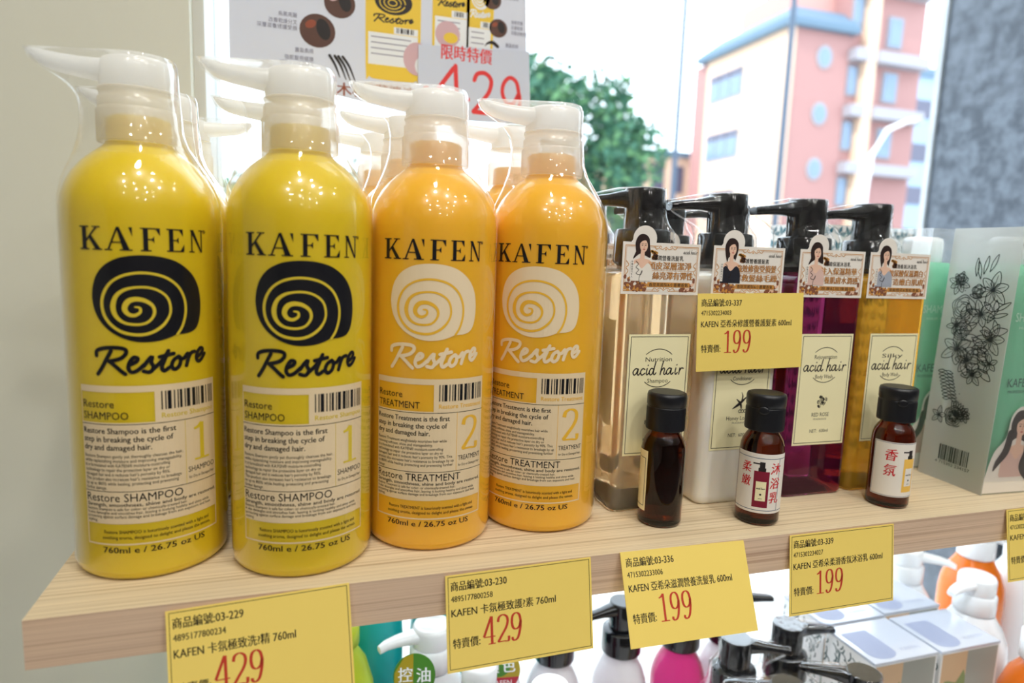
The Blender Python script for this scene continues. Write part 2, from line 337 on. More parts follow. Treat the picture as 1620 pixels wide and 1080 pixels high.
def caps(sh, ch, x, y, w, h, mi, lev):
    for i, p in enumerate(CAP[ch]): sh.poly([(x+a*w, y+b*h) for a, b in p], mi, lev+.0006*i)
SCRIPT = [[(225, 848), (200, 890), (170, 940), (142, 978)], [(138, 876), (142, 850), (185, 834), (250, 830), (300, 838), (306, 862), (275, 890), (212, 906)], [(214, 906), (250, 935), (275, 958), (298, 976)],
          [(322, 926), (358, 908), (366, 890), (346, 884), (324, 912), (316, 944), (332, 966), (364, 956), (400, 925)], [(396, 934), (424, 898), (442, 884), (436, 912), (448, 942), (428, 968), (396, 962)],
          [(446, 952), (490, 912), (520, 872), (530, 854)], [(528, 858), (508, 904), (492, 944), (504, 966), (534, 948)], [(482, 886), (560, 872)],
          [(588, 890), (560, 908), (546, 940), (562, 962), (590, 944), (600, 908), (588, 890), (600, 906), (622, 902)], [(622, 904), (644, 878), (650, 900), (640, 930), (634, 948)], [(640, 925), (664, 880), (690, 872)],
          [(702, 908), (736, 890), (750, 866), (734, 856), (710, 878), (702, 912), (716, 932), (740, 920), (764, 892)]]
HAND = [[(.95, .88), (.55, 1.0), (.12, .5), (.3, .04), (.68, .3), (.98, .98), (.86, .3), (1.0, .02), (1.3, .3)], [(2.05, .85), (1.72, 1.0), (1.36, .5), (1.6, .02), (2.1, .28)], [(2.45, .98), (2.34, .3), (2.48, .02), (2.75, .3)], [(2.56, 1.45), (2.58, 1.5)],
        [(3.55, .86), (3.15, 1.0), (2.82, .5), (3.0, .02), (3.4, .35), (3.85, 2.0)], [(3.62, .95), (3.52, .3), (3.68, .02), (3.95, .3)], [(5.15, 2.1), (4.9, 1.2), (4.68, .02)], [(4.76, .45), (5.15, 1.0), (5.4, .85), (5.28, .25), (5.44, .02), (5.7, .3)],
        [(6.55, .88), (6.15, 1.0), (5.74, .5), (5.9, .04), (6.28, .3), (6.58, .98), (6.46, .3), (6.6, .02), (6.9, .3)], [(7.3, .98), (7.2, .3), (7.34, .02), (7.6, .3)], [(7.44, 1.45), (7.46, 1.5)], [(8.0, .98), (7.9, .3), (7.86, .02)], [(7.94, .5), (8.25, .95), (8.6, .92)]]
def hand(sh, x, y, w, mi, lev, weight=.16, sx=1):
    k = w/8.6
    for st in HAND: sh.stroke([(x+a*k, y+b*k*sx) for a, b in st], weight*k, mi, lev, n=4)

# ------------------------------------------------------------------ the setting
def wall(name, x0, y0, z0, x1, y1, z1, m): return struct(MB().box(x0, y0, z0, x1, y1, z1).build(name, m))
wall('floor', -300, -420, -126, 620, 44, -120, M['floor'])
wall('ceiling', -300, -420, 170, 620, 44, 178, M['ceil'])
wall('wall_front', -300, -426, -120, 620, -420, 170, M['shop'])
wall('wall_left', -306, -420, -120, -300, 44, 170, M['wall'])
wall('wall_right', 620, -420, -120, 626, 44, 170, M['shop'])
wall('wall_back', -300, 30, -120, 3.6, 44, 170, M['wall'])
wall('trim_1', 3.6, 32, -120, 4.5, 44, 170, M['jamb'])
wall('trim_2', 4.5, 36, -120, 620, 44, -62, M['wall'])
w_ = MB(); w_.box(4.5, 36, -62, 620, 43, -58); w_.box(4.5, 36, 164, 620, 43, 170); w_.box(614, 36, -58, 620, 43, 164)
win = struct(w_.build('window_1', M['jamb']))
MB().box(4.5, 39, -58, 614, 39.5, 164).build('glass_pane', M['pane'], win)
struct(MB().box(-9000, 44, -132, 12000, 9000, -124).build('pavement', M['pave']))

# the wooden shelf and the display board under it
sh_ = MB(); sh_.box(0, 0, -2.5, 110, 29.8, 0, 0); sh_.m[2] = 1
tag(sh_.build('shelf', [M['wood_top'], M['wood_edge']]), 'pale ash wood shelf board carrying the yellow bottles and pump bottles', 'shelf')
tag(MB().box(2, -30, -41.5, 140, 35.5, -39.3).build('display_board', M['board']), 'white display board under the wooden shelf, crowded with pump bottles', 'shelf')

# ------------------------------------------------------------------ the big yellow bottles
R0 = 3.83
BODY = [(3.3, 0), (3.6, .08), (3.77, .28), (R0, .65), (R0, 6), (R0, 12), (R0, 18.6), (3.81, 19.3), (3.72, 19.9), (3.52, 20.5), (3.2, 21.1), (2.78, 21.65), (2.3, 22.1), (1.9, 22.4), (1.66, 22.62), (1.58, 22.9), (1.58, 23.9), (1.45, 24.05), (.6, 24.1)]
def hull_ring(Rr, E, w, z, n=72):
    pts = [(Rr*math.cos(2*PI*k/40), Rr*math.sin(2*PI*k/40)) for k in range(40)]
    if E > Rr: pts += [(-E, -w), (-E, w), (-E-.15*w, 0)]
    P = sorted(set(pts)); cr = lambda o, a, b: (a[0]-o[0])*(b[1]-o[1])-(a[1]-o[1])*(b[0]-o[0]); lo, hi = [], []
    for p in P:
        while len(lo) > 1 and cr(lo[-2], lo[-1], p) <= 0: lo.pop()
        lo.append(p)
    for p in reversed(P):
        while len(hi) > 1 and cr(hi[-2], hi[-1], p) <= 0: hi.pop()
        hi.append(p)
    H = lo[:-1]+hi[:-1]; out = []
    for k in range(n):
        a = 2*PI*k/n; dx, dy = math.cos(a), math.sin(a); best = 0
        for i in range(len(H)):
            (ax, ay), (bx, by) = H[i], H[(i+1) % len(H)]; ex, ey = bx-ax, by-ay; den = dx*ey-dy*ex
            if abs(den) < 1e-12: continue
            t = (ax*ey-ay*ex)/den; u = (ax*dy-ay*dx)/den
            if t > 0 and -1e-6 <= u <= 1+1e-6: best = max(best, t)
        out.append((best*dx, best*dy, z))
    return out
def wrap_mesh(spec, zt, jitter=.03, seed=1):
    rd = random.Random(seed); rings = []
    ph = [rd.uniform(0, 6.28) for _ in range(6)]
    for z, Rr, E in spec:
        ring = hull_ring(Rr, E, .5, z)
        rings.append([(x*(1+jitter*.12*math.sin(9*math.atan2(y, x)+ph[0]+z)), y*(1+jitter*.12*math.sin(13*math.atan2(y, x)+ph[1]+1.7*z)), z) for x, y, z in ring])
    b = MB(); k = 6; b.loft(rings[:k+1], cap0=False, cap1=False); b.loft(rings[k:], cap0=False, cap1=False, mi=1)
    top = rings[-1]; n = len(top); mid = [(x*.55, y*.55, zt) for x, y, _ in top]
    b.loft([top, mid], False, True, mi=1)
    return b
def spout(b, stations):
    rings = []
    for x, zc, hh, hw in stations:
        rings.append([(x, hw*math.copysign(abs(math.cos(2*PI*k/20))**.7, math.cos(2*PI*k/20)), zc+hh*math.copysign(abs(math.sin(2*PI*k/20))**.8, math.sin(2*PI*k/20))) for k in range(20)])
    b.loft(rings)
def bottle_label(kind):
    # 0 ink 1 cream 2 body print 3 pale emblem
    T = kind == 'treatment'; s = Sheet(); word = 'TREATMENT' if T else 'SHAMPOO'; Wd = 'Treatment' if T else 'Shampoo'; em = 3 if T else 0
    h = 1.14; y0 = 17.2
    for ch, x, w in (('K', -3.02, 1.14), ('A', -1.75, 1.22), ("'", -.66, .8), ('F', -.18, 1.08), ('E', .98, 1.02), ('N', 2.1, .92)): caps(s, ch, x, y0, w, h, 0, .02)
    s.arc(3.08, 18.27, .07, 0, 360, .03, 0, .02); s.ell(3.08, 18.27, .035, .035, 0, .02, 8)
    ux = lambda x: (x-429)*5.2/622+.1; vy = lambda y: 14.83-(y-534)*4.32/510
    out = [(118, 530), (125, 470), (150, 400), (200, 340), (270, 300), (340, 283), (420, 278), (500, 285), (580, 308), (650, 353), (700, 410), (730, 480), (740, 560), (735, 630), (720, 690), (690, 730), (640, 747), (575, 752), (540, 766), (480, 783), (400, 790), (330, 780), (260, 752), (200, 710), (155, 655), (128, 595)]
    p = crom(out+[out[0]], 4)[:-1]; s.poly([(ux(x), vy(y)) for x, y in p], em, .02)
    spi = [(580, 750), (612, 700), (634, 620), (630, 540), (596, 465), (535, 412), (460, 386), (380, 381), (300, 398), (235, 438), (195, 495), (178, 560), (190, 632), (230, 690), (290, 730), (370, 745), (440, 732), (500, 692), (536, 640), (546, 590), (532, 530), (490, 488), (430, 466), (360, 466), (300, 483), (258, 520), (240, 580), (255, 636), (300, 674), (370, 684), (424, 668), (456, 622), (450, 575), (410, 543), (360, 534), (320, 550), (302, 590), (320, 622), (352, 630), (382, 612), (382, 586), (358, 580)]
    wd = [.13]*10+[.15]*8+[.12]*6+[.16, .2, .25, .2, .14, .13, .13, .14, .16, .2, .23, .26, .25, .2, .17, .14, .12, .08]
    s.stroke([(ux(x), vy(y)) for x, y in spi], .15, 2, .03, widths=wd[:len(spi)], n=4)
    for st in SCRIPT: s.stroke([((x-447)*5.35/634+.2, 11.05-(y-978)*1.4/153) for x, y in st], .2, em, .02, widths=[.2]*len(st), n=4)
    # information panel
    s.rect(-3.5, 10.12, 3.5, 10.45, 1, .01); s.rect(.2, 8.55, 3.5, 10.12, 1, .01); s.rect(-3.5, 8.55, -3.45, 10.12, 1, .01); s.rect(-3.5, 3.2, 3.5, 8.55, 1, .01)
    s.rect(-3.5, 2.12, -3.42, 3.2, 1, .01); s.rect(3.42, 2.12, 3.5, 3.2, 1, .01); s.rect(-3.5, 2.05, 3.5, 2.13, 1, .01)
    s.text('Restore', -3.35, 9.32, .56, 0, .02, w=1.7); s.text(word, -3.35, 8.72, .56, 0, .02, w=2.75 if T else 2.35)
    s.bars(.5, 9.15, 3.35, 10.12, 0, .02); s.text('Restore '+Wd, .5, 8.72, .38, 2, .02, w=2.85, bold=.02)
    s.rect(-3.5, 8.45, 3.5, 8.48, 0, .02); s.rect(1.6, 4.95, 1.625, 8.45, 2, .02); s.rect(-3.5, 4.92, 3.5, 4.95, 0, .02)
    figures(s, '2' if T else '1', 1.92, 6.15, 2.0, .6, 2, .02, thick=.13, thin=.05, sx=1.05)
    s.text(word, 2.55, 5.55, .42, 0, .02, w=1.65, align='c'); s.text('for Dry or Damaged Hair', 2.55, 5.2, .22, 0, .02, w=1.6, align='c')
    for i, (t, w) in enumerate((('Restore %s is the first' % Wd, 4.55), ('step in breaking the cycle of', 4.4), ('dry and damaged hair.', 3.4))): s.text(t, -3.4, 7.98-.43*i, .42, 0, .02, w=w, bold=.022)
    if T: par = (('Restore Treatment weightlessly nourishes hair while', 4.4), ('renewing softness, shine and manageability.', 3.6), ("It is formulated with KA'FEN® moisture-controlling", 4.2), ('technology to repair the protective layer on dry or', 4.2), ("damaged hair and it reduces hair's porosity by 90%. This", 4.75), ("product also increases hair's resistance to breakage by up", 4.85), ('to 800% while healing, protecting and preventing further', 4.8), ('damage.', .6))
    else: par = (('Restore Shampoo gently yet thoroughly cleanses the hair,', 4.85), ('while replenishing moisture and improving manageability.', 4.8), ("It is formulated with KA'FEN® moisture-controlling", 4.2), ('technology to repair the protective layer on dry or', 4.2), ("damaged hair and it reduces hair's porosity by 90%.", 4.2), ("This product also increases hair's resistance to breakage", 4.75), ('by up to 800% while healing, protecting and preventing', 4.6), ('further damage.', 1.2))
    for i, (t, w) in enumerate(par): s.text(t, -3.4, 6.72-.24*i, .24, 0, .02, w=w)
    s.text('Restore '+word, -3.4, 4.4, .62, 0, .02, w=5.3 if T else 4.8)
    s.text('Strength, smoothness, shine and body are restored.', -3.4, 4.14, .27, 0, .02, w=6.8, bold=.025)
    for i, (t, w) in enumerate((('Restore %s is safe for color- or chemically-treated hair.' % Wd, 5.0), ('It also detangles and smoothes hair, leaving it looking healthy and shiny while', 6.3), ('protecting against surface damage and breakage from sun exposure and heat', 6.4), ('styling.', .6))): s.text(t, -3.4, 3.92-.2*i, .22, 0, .02, w=w)
    s.text('Restore %s is luxuriously scented with a light and' % word, .2, 2.68, .26, 0, .02, w=5.3, align='c', bold=.01); s.text('soothing aroma, designed to delight and please the senses.', .2, 2.38, .26, 0, .02, w=5.5, align='c', bold=.01)
    s.text('760ml e / 26.75 oz US', 0, 1.63, .46, 0, .02, w=5.1, align='c', bold=.025)
    return s
def on_cyl(r, phi0): return lambda u, v, l: ((r+l)*math.cos(phi0+u/r), (r+l)*math.sin(phi0+u/r), v)
BIGWRAP = [(.5, 3.9, 0), (9, 3.9, 0), (18.8, 3.9, 0), (19.9, 3.84, 0), (20.7, 3.62, 3.7), (21.3, 3.3, 3.42), (22.0, 2.85, 3.1), (22.7, 2.4, 2.85), (23.4, 2.14, 2.7), (24.3, 2.04, 2.66), (25.0, 1.98, 2.8), (25.5, 1.95, 3.2), (25.9, 1.93, 3.75), (26.25, 1.92, 4.35), (26.55, 1.91, 4.75), (26.85, 1.88, 4.92), (27.08, 1.78, 5.0)]
def big_bottle(name, label, kind, loc, rz, nozzle=0.0):
    T = kind == 'treatment'; m = M['gold'] if T else M['yellow']
    t = thing(name, label, 'bottle', loc, rz, None)
    MB().lathe(BODY, 128).build('body', m, t)
    b = MB(); b.sheet(bottle_label(kind), on_cyl(R0+.004, -PI/2), .25)
    b.build('front_label', [M['ink'], M['cream'], M['goldink'] if T else M['lemonink'], M['pale']], t)
    c = MB(); c.lathe([(1.72, 22.72), (1.98, 22.72), (2.0, 22.8), (2.0, 24.3), (1.9, 24.45)], 120, rib=(22.8, 24.31, .045), cap0=False, cap1=False)
    c.lathe([(1.9, 24.45), (1.9, 24.95), (1.82, 25.0), (1.82, 25.3), (1.88, 25.32), (1.88, 25.42), (1.7, 25.45)], 64, cap0=False)
    c.build('collar', M['cap'], t)
    h = MB(); h.lathe([(1.74, 25.46), (1.8, 25.55), (1.8, 26.45), (1.74, 26.75), (1.6, 26.92), (1.35, 27.0), (.8, 27.03)], 56)
    hd = h.build('pump_head', M['head'], t, rot=(0, 0, nozzle-rz))
    n = MB(); spout(n, [(-1.2, 26.32, .62, .95), (-1.8, 26.36, .54, .85), (-2.6, 26.42, .48, .76), (-3.4, 26.5, .45, .7), (-4.0, 26.6, .42, .64), (-4.4, 26.72, .34, .6), (-4.7, 26.86, .2, .54), (-4.85, 26.97, .07, .46)])
    n.build('nozzle', M['head'], hd)
    wrap_mesh(BIGWRAP, 27.14, .04, 3 if T else 1).build('plastic_wrap', [M['wrap'], M['wraptop']], t, rot=(0, 0, nozzle-rz))
    return t
b1 = big_bottle('shampoo_bottle', 'lemon yellow shampoo bottle with black snail emblem at the left end of the shelf', 'shampoo', (4.37, 6.55, 0), math.radians(11.4))
b2 = copy_tree(b1, (12.5, 4.87, 0), math.radians(2), 'lemon yellow shampoo bottle with black snail emblem beside the egg-yellow treatment bottles', inner=0)
b3 = big_bottle('treatment_bottle', 'egg-yellow treatment bottle with pale snail emblem, next to a lemon yellow bottle', 'treatment', (20.23, 6.4, 0), math.radians(-11))
b4 = copy_tree(b3, (28.03, 7.25, 0), math.radians(-28.7), 'egg-yellow treatment bottle with pale snail emblem, next to the clear square pump bottle', inner=0)
for o_ in (b1, b2): o_['group'] = 'lemon yellow shampoo bottles in the front row'
for o_ in (b3, b4): o_['group'] = 'egg-yellow treatment bottles in the front row'
for src, x, y, nz, lb in ((b1, 4.1, 15.5, 0, 'lemon yellow bottle directly behind the leftmost shampoo bottle, only its cap and shoulder showing'), (b1, 3.9, 23.8, PI-.05, 'rearmost bottle at the left whose white nozzle points right toward the window'),
                          (b1, 12.0, 14.3, 0, 'bottle hidden behind the second shampoo bottle, its white nozzle tip showing beside that cap'), (b3, 19.95, 15.1, 0, 'bottle right behind the front left treatment bottle, nozzle and cap showing at its left'),
                          (b3, 18.9, 23.0, 0, 'rearmost treatment bottle, its pale blurred cap between two caps in front'), (b3, 27.95, 15.2, 0, 'bottle right behind the second treatment bottle, white cap showing between two front caps')):
    copy_tree(src, (x, y, 0), 0, lb, 'yellow bottles in the back rows', inner=nz)

# ------------------------------------------------------------------ square pump bottles
def lady(s, x, y, k, lev, dress, long_hair=True, lean=0, flower=False):
    # printed picture of a dark-haired person: hair, face, neck, shoulders; indices 2 skin 3 hair 4 lip
    e = .004
    s.poly(crom([(x-.55*k, y-.2*k), (x-.62*k, y+.5*k), (x-.35*k, y+1.02*k), (x+.1*k, y+1.12*k), (x+.5*k, y+.85*k), (x+.6*k, y+.3*k), (x+(.72 if long_hair else .4)*k, y-.6*k), (x+.3*k, y-.5*k), (x-.2*k, y-.35*k), (x-(.75 if long_hair else .35)*k, y-.75*k), (x-.55*k, y-.2*k)], 4)[:-1], 3, lev)
    s.poly(crom([(x-.95*k, y-2.3*k), (x-.85*k, y-1.1*k), (x-.3*k, y-.72*k), (x+.3*k, y-.72*k), (x+.85*k, y-1.05*k), (x+.95*k, y-2.3*k)], 4), 2, lev+e)
    s.poly([(x-.16*k, y-.85*k), (x+.2*k, y-.85*k), (x+.18*k, y+.1*k), (x-.14*k, y+.1*k)], 2, lev+e*1.2)
    s.poly(crom([(x-.9*k, y-2.4*k), (x-.86*k, y-1.5*k), (x-.45*k, y-1.05*k), (x, y-1.45*k), (x+.5*k, y-1.05*k), (x+.88*k, y-1.5*k), (x+.95*k, y-2.4*k)], 4), dress, lev+e*2)
    s.ell(x+.08*k, y+.25*k, .33*k, .48*k, 2, lev+e*2, 24, .08+lean)
    s.poly(crom([(x-.28*k, y+.35*k), (x-.2*k, y+.72*k), (x+.12*k, y+.82*k), (x+.4*k, y+.6*k), (x+.15*k, y+.66*k), (x-.12*k, y+.55*k), (x-.28*k, y+.35*k)], 4)[:-1], 3, lev+e*3)
    for q in (-.04, .23): s.ell(x+q*k, y+.28*k, .07*k, .03*k, 3, lev+e*3, 10); s.stroke([(x+(q-.08)*k, y+.38*k), (x+q*k, y+.41*k), (x+(q+.08)*k, y+.38*k)], .025*k, 3, lev+e*3, n=3)
    s.stroke([(x+.12*k, y+.26*k), (x+.15*k, y+.12*k), (x+.09*k, y+.1*k)], .02*k, 4, lev+e*3, n=3)
    s.ell(x+.11*k, y-.02*k, .1*k, .04*k, 4, lev+e*3, 12)
SM = lambda dress: [M['stickerwhite'], M['goldprint'], M['skin'], M['hair'], M['lip'], dress, M['dark'], M['brownprint']]
def promo(lines, long_hair):
    s = Sheet(); w, h = 5.9, 3.45; x0 = -w/2
    out = [(x0, 0), (w/2, 0), (w/2, h), (x0+2.45, h)]+[(x0+1.6+.88*math.cos(a), h+.25+.85*math.sin(a)) for a in [PI*k/16-.1 for k in range(18)] if True]+[(x0+.6, h), (x0, h)]
    s.poly(out, 0, .012)
    s.frame(x0+.18, .2, w/2-.18, h-.2, .045, 1, .02); s.frame(x0+.28, .3, w/2-.28, h-.3, .02, 1, .02)
    for cx, cy, k in ((.25, h-.32, -1), (.25, .33, 1)):
        s.ell(cx, cy, .7, .16, 0, .022, 16)
        for q in (-1, 1):
            s.stroke([(cx, cy-.05*k), (cx+.25*q, cy+.1*k), (cx+.5*q, cy), (cx+.42*q, cy-.12*k), (cx+.33*q, cy-.02*k)], .045, 1, .024, n=5); s.stroke([(cx+.5*q, cy), (cx+.72*q, cy+.1*k), (cx+.85*q, cy-.06*k)], .04, 1, .024, n=4)
        s.ell(cx, cy+.1*k, .06, .06, 1, .024, 8)
    for q, sg in ((w/2-.3, -1), (x0+.3, 1)):
        s.stroke([(q, 1.3), (q+.16*sg, 1.55), (q, 1.75), (q+.2*sg, 1.95), (q, 2.2)], .045, 1, .023, n=5)
    rd = random.Random(5)
    for k in range(70):
        a, b = rd.random(), rd.random(); s.ell(x0+.25+1.6*a, .25+1.0*b*(1-a*.55), .13, .1, rd.choice((7, 7, 7, 1)), .0225+.0001*k/10, 7, rd.random()*3)
    for k in range(34):
        a, b = rd.random(), rd.random(); s.ell(w/2-.35-1.1*a, .28+.95*b*(1-a), .13, .1, rd.choice((7, 7, 2)), .0225+.0001*k/10, 7, rd.random()*3)
    for k in range(14): s.ell(x0+2.1+.45*rd.random(), 2.35+.6*rd.random(), .12, .1, rd.choice((7, 1)), .0225, 7)
    lady(s, x0+1.45, 3.0, .88, .026, 5, long_hair)
    s.rect(x0+.62, 1.0, x0+.84, 2.25, 0, .04)
    for i, ch in enumerate('中華品牌代言人'): s.text(ch, x0+.73, 2.1-.165*i, .15, 6, .042, align='c')
    s.stroke([(x0+1.0, 2.2), (x0+1.2, 2.0), (x0+1.02, 1.8), (x0+1.25, 1.62), (x0+1.05, 1.4), (x0+1.4, 1.3), (x0+1.5, 1.6), (x0+1.3, 1.1), (x0+1.35, .7)], .035, 6, .044, n=4)
    hand(s, 1.6, 2.78, 1.1, 6, .03, .2)
    s.text(lines[0], .5, 2.32, .36, 6, .03, w=2.3, align='c', bold=.015)
    for i, ln in enumerate(lines[1:3]): s.text(ln, .65, 1.72-.66*i, .56, 7, .03, w=3.3+.3*i, align='c', bold=.06); s.text(ln, .65, 1.72-.66*i, .56, 1, .0325, w=3.3+.3*i, align='c')
    s.rect(-.9, 1.6, 2.5, 1.62, 1, .03)
    s.rect(-1.0, .5, 2.25, .82, 1, .028); s.text(lines[3], .62, .56, .27, 6, .032, w=3.0, align='c', bold=.015)
    return s
def front_sticker(top, sub, scent, icon):
    s = Sheet(); w, h = 4.75, 8.5
    s.rect(-w/2, 0, w/2, h, 0, .01); s.frame(-w/2+.15, .15, w/2-.15, h-.15, .045, 1, .016)
    s.text(top, 0, 6.62, .44, 1, .016, w=2.05, align='c'); hand(s, -1.98, 5.68, 3.95, 1, .016, .19); s.text(sub, 0, 5.13, .42, 1, .016, w=1.6, align='c')
    s.arc(0, 5.98, 1.5, 48, 132, .05, 1, .016); s.arc(0, 6.32, 1.5, 228, 312, .05, 1, .016)
    if icon == 'rose':
        for k in range(9): a = k*2.4; r = .1+.045*k; s.ell(r*math.cos(a), 3.35+r*math.sin(a), .17, .12, 1, .014, 10, a+1.57)
        for k in range(5): s.arc(.02*k, 3.35, .1+.09*k, 60*k, 60*k+230, .035, 0, .018)
    if icon == 'twig':
        s.stroke([(-.65, 3.05), (-.1, 3.4), (.55, 3.95)], .12, 1, .016, widths=[.06, .22, .05]); s.stroke([(-.35, 3.75), (0, 3.4), (.1, 3.0)], .1, 1, .016, widths=[.05, .18, .06]); s.stroke([(.1, 3.6), (.15, 3.95), (.05, 4.25)], .08, 1, .016, widths=[.12, .1, .03])
        for k in range(3): s.arc(-.0+.22*k, 2.85, .11, 0, 360, .05, 1, .016)
    if scent: s.text(scent, 0, 2.2, .42, 1, .016, w=2.2 if len(scent) > 8 else 1.6, align='c'); s.text('FRAGRANCE', 0, 1.92, .2, 1, .016, w=1.2, align='c', bold=-.01)
    s.text('NET:  600ml', 0, .95, .38, 1, .016, w=1.7, align='c')
    return s
def square_body(b, hx=3.05, r=.75, top=16.9):
    prof = [(0, -.35), (.06, -.15), (.3, -.02), (.7, 0), (top-1.2, 0), (top-.6, -.04), (top-.25, -.18), (top-.05, -.5), (top, -.95)]
    b.loft([lift(rrect(hx+d, hx+.35+d, max(.3, r+d*.6)), z) for z, d in prof], cap1=False)
    b.loft([lift(rrect(hx-.95, hx-.6, .5), top), lift(rrect(1.7, 1.7, 1.6), top+.02), lift(rrect(1.6, 1.6, 1.58), top+.6)], cap0=False)
ACIDWRAP = [(16.4, 3.12, 0), (16.9, 2.9, 3.0), (17.6, 2.5, 2.9), (18.6, 2.3, 2.6), (19.6, 2.24, 2.6), (20.2, 1.8, 2.9), (20.7, 1.6, 3.6), (21.1, 1.53, 4.5), (21.6, 1.5, 4.98), (22.0, 1.5, 4.8), (22.4, 1.5, 3.0), (22.64, 1.46, 1.9)]
def pump_parts(t, rz, noz, wrapmat='crinkle', seed=2):
    MB().lathe([(1.5, 17.0), (2.0, 17.35), (2.05, 17.5), (1.97, 19.6), (1.9, 19.72), (1.2, 19.78)], 56).build('collar', M['black'], t)
    h = MB(); h.lathe([(1.38, 19.79), (1.4, 19.9), (1.43, 22.47), (1.38, 22.58), (1.28, 22.62)], 56)
    hd = h.build('pump_head', M['black'], t, rot=(0, 0, noz-rz))
    n = MB(); spout(n, [(-1.0, 21.85, .68, .85), (-1.7, 21.85, .58, .74), (-2.5, 21.78, .44, .62), (-3.6, 21.68, .36, .56), (-4.5, 21.58, .34, .5), (-4.92, 21.52, .3, .46)]); n.build('nozzle', M['black'], hd)
    if wrapmat:
        b = MB(); sp = ACIDWRAP; rings = []
        rd = random.Random(seed)
        for z, Rr, E in sp:
            ring = hull_ring(Rr, E, .35, z); ph = rd.uniform(0, 6)
            rings.append([(x*(1+.02*math.sin(7*math.atan2(y, x)+ph)), y*(1+.025*math.sin(11*math.atan2(y, x)+ph)), q) for x, y, q in ring])
        b.loft(rings, cap0=False); b.build('plastic_wrap', M[wrapmat], t, rot=(0, 0, noz-rz))
def square_bottle(label, loc, bodymat, sticker, prom, long_hair, dress, rz=0, group=None, noz=0):
    t = thing('pump_bottle', label, 'bottle', loc, rz, group)
    b = MB(); square_body(b); b.build('body', M[bodymat], t)
    pump_parts(t, rz, noz, 'crinkle', len(label))
    q = MB(); q.sheet(front_sticker(*sticker), lambda u, v, l: (u, -3.41-l, 4.1+v)); q.build('front_label', [M['sticker'], M['dark'], M['dark']], t)
    if prom:
        p = MB(); p.sheet(promo(prom, long_hair), lambda u, v, l: (u-.3, -3.46-l, 15.32+v)); p.build('promotion_sticker', SM(dress), t)
    return t
DR = {k: mat('%s_dress_print' % k, c, .5) for k, c in dict(ivory=(238, 232, 222), navy=(34, 36, 48), blush=(222, 188, 178), floral=(166, 172, 186)).items()}
s1 = square_bottle('clear square pump bottle with a cream sticker reading shampoo', (35.9, 9.1, 0), 'clear', ('Nutrition', 'Shampoo', 'Freesia', None), ('滋潤營養洗髮乳', '頭皮深層潔淨', '髮絲亮澤有彈性', '香甜英國梨&小蒼蘭香氣'), True, DR['ivory'], noz=-.42)
s2 = square_bottle('opaque white square pump bottle with a yellow price card stuck across it', (42.8, 9.05, 0), 'white', ('Repair', 'Conditioner', 'Honey Locust', 'twig'), ('修護營養護髮素', '強效修復受損髮', '解救髮絲毛躁', '香甜英國梨&小蒼蘭香氣'), False, DR['navy'])
s3 = square_bottle('plum red square pump bottle with a rose on its sticker', (49.95, 8.95, 0), 'rose', ('Rejuvenation', 'Body Wash', 'RED ROSE', 'rose'), ('嫩膚保濕沐浴乳', '注入保濕精華', '滋養肌膚水潤感', '浪漫紅玫瑰香調'), True, DR['blush'])
s4 = square_bottle('amber gold square pump bottle at the right end of the pump bottle row', (56.45, 9.05, 0), 'amberwash', ('Silky', 'Body Wash', 'Orange', None), ('柔滑香氛沐浴乳', '玻尿酸保濕潤白', '打造嫩白肌膚', '清爽橙花&雪松香氣'), False, DR['floral'])
for o_ in (s1, s2, s3, s4): o_['group'] = 'square pump bottles in the front row'
for src, x, y, lb in ((s1, 42.5, 17.0, 'back row pump bottle whose black head shows between the clear and the white bottle'), (s2, 35.8, 18.6, 'back row pump bottle hidden straight behind the clear square bottle'),
                      (s4, 49.0, 17.0, 'back row pump bottle straight behind the plum red square bottle')):
    copy_tree(src, (x, y, 0), 0, lb, 'square pump bottles in the back row', inner=-.5 if x < 36 else 0)

# ------------------------------------------------------------------ brown sample bottles
SBODY = [(1.2, 0), (1.38, .08), (1.46, .28), (1.46, 5.0), (1.42, 5.4), (1.3, 5.8), (1.12, 6.1), (1.0, 6.28), (.96, 6.6)]
def sample(label, loc, facing, sheet, rz=0):
    t = thing('sample_bottle', label, 'bottle', loc, rz, 'brown glass sample bottles')
    MB().lathe(SBODY, 64).build('body', M['glass'], t)
    c = MB(); c.lathe([(1.18, 6.48), (1.27, 6.5), (1.29, 6.58), (1.29, 7.95), (1.27, 8.02)], 96, rib=(6.57, 7.96, .035), cap1=False)
    c.lathe([(1.27, 8.02), (1.24, 8.05), (1.24, 8.12), (1.29, 8.16), (1.3, 8.75), (1.25, 8.93), (1.1, 9.0)], 96, cap0=False)
    a = math.radians(facing-10); d = Vector((math.cos(a), math.sin(a), 0)); e = Vector((-d.y, d.x, 0))
    ring = lambda r, o: [tuple(d*o+e*(r*math.cos(2*PI*k/16))+Vector((0, 0, 7.95+.8*r*math.sin(2*PI*k/16)))) for k in range(16)]
    c.loft([ring(.36, 1.24), ring(.33, 1.34), ring(.2, 1.35)])
    c.build('cap', M['mattblack'], t)
    b = MB(); b.sheet(sheet, on_cyl(1.475, math.radians(facing)), .12); b.build('paper_label', [M['stickerwhite'], M['blue'], M['red'], M['dark'], M['plumprint'], M['amberprint'], M['sticker']], t)
    return t
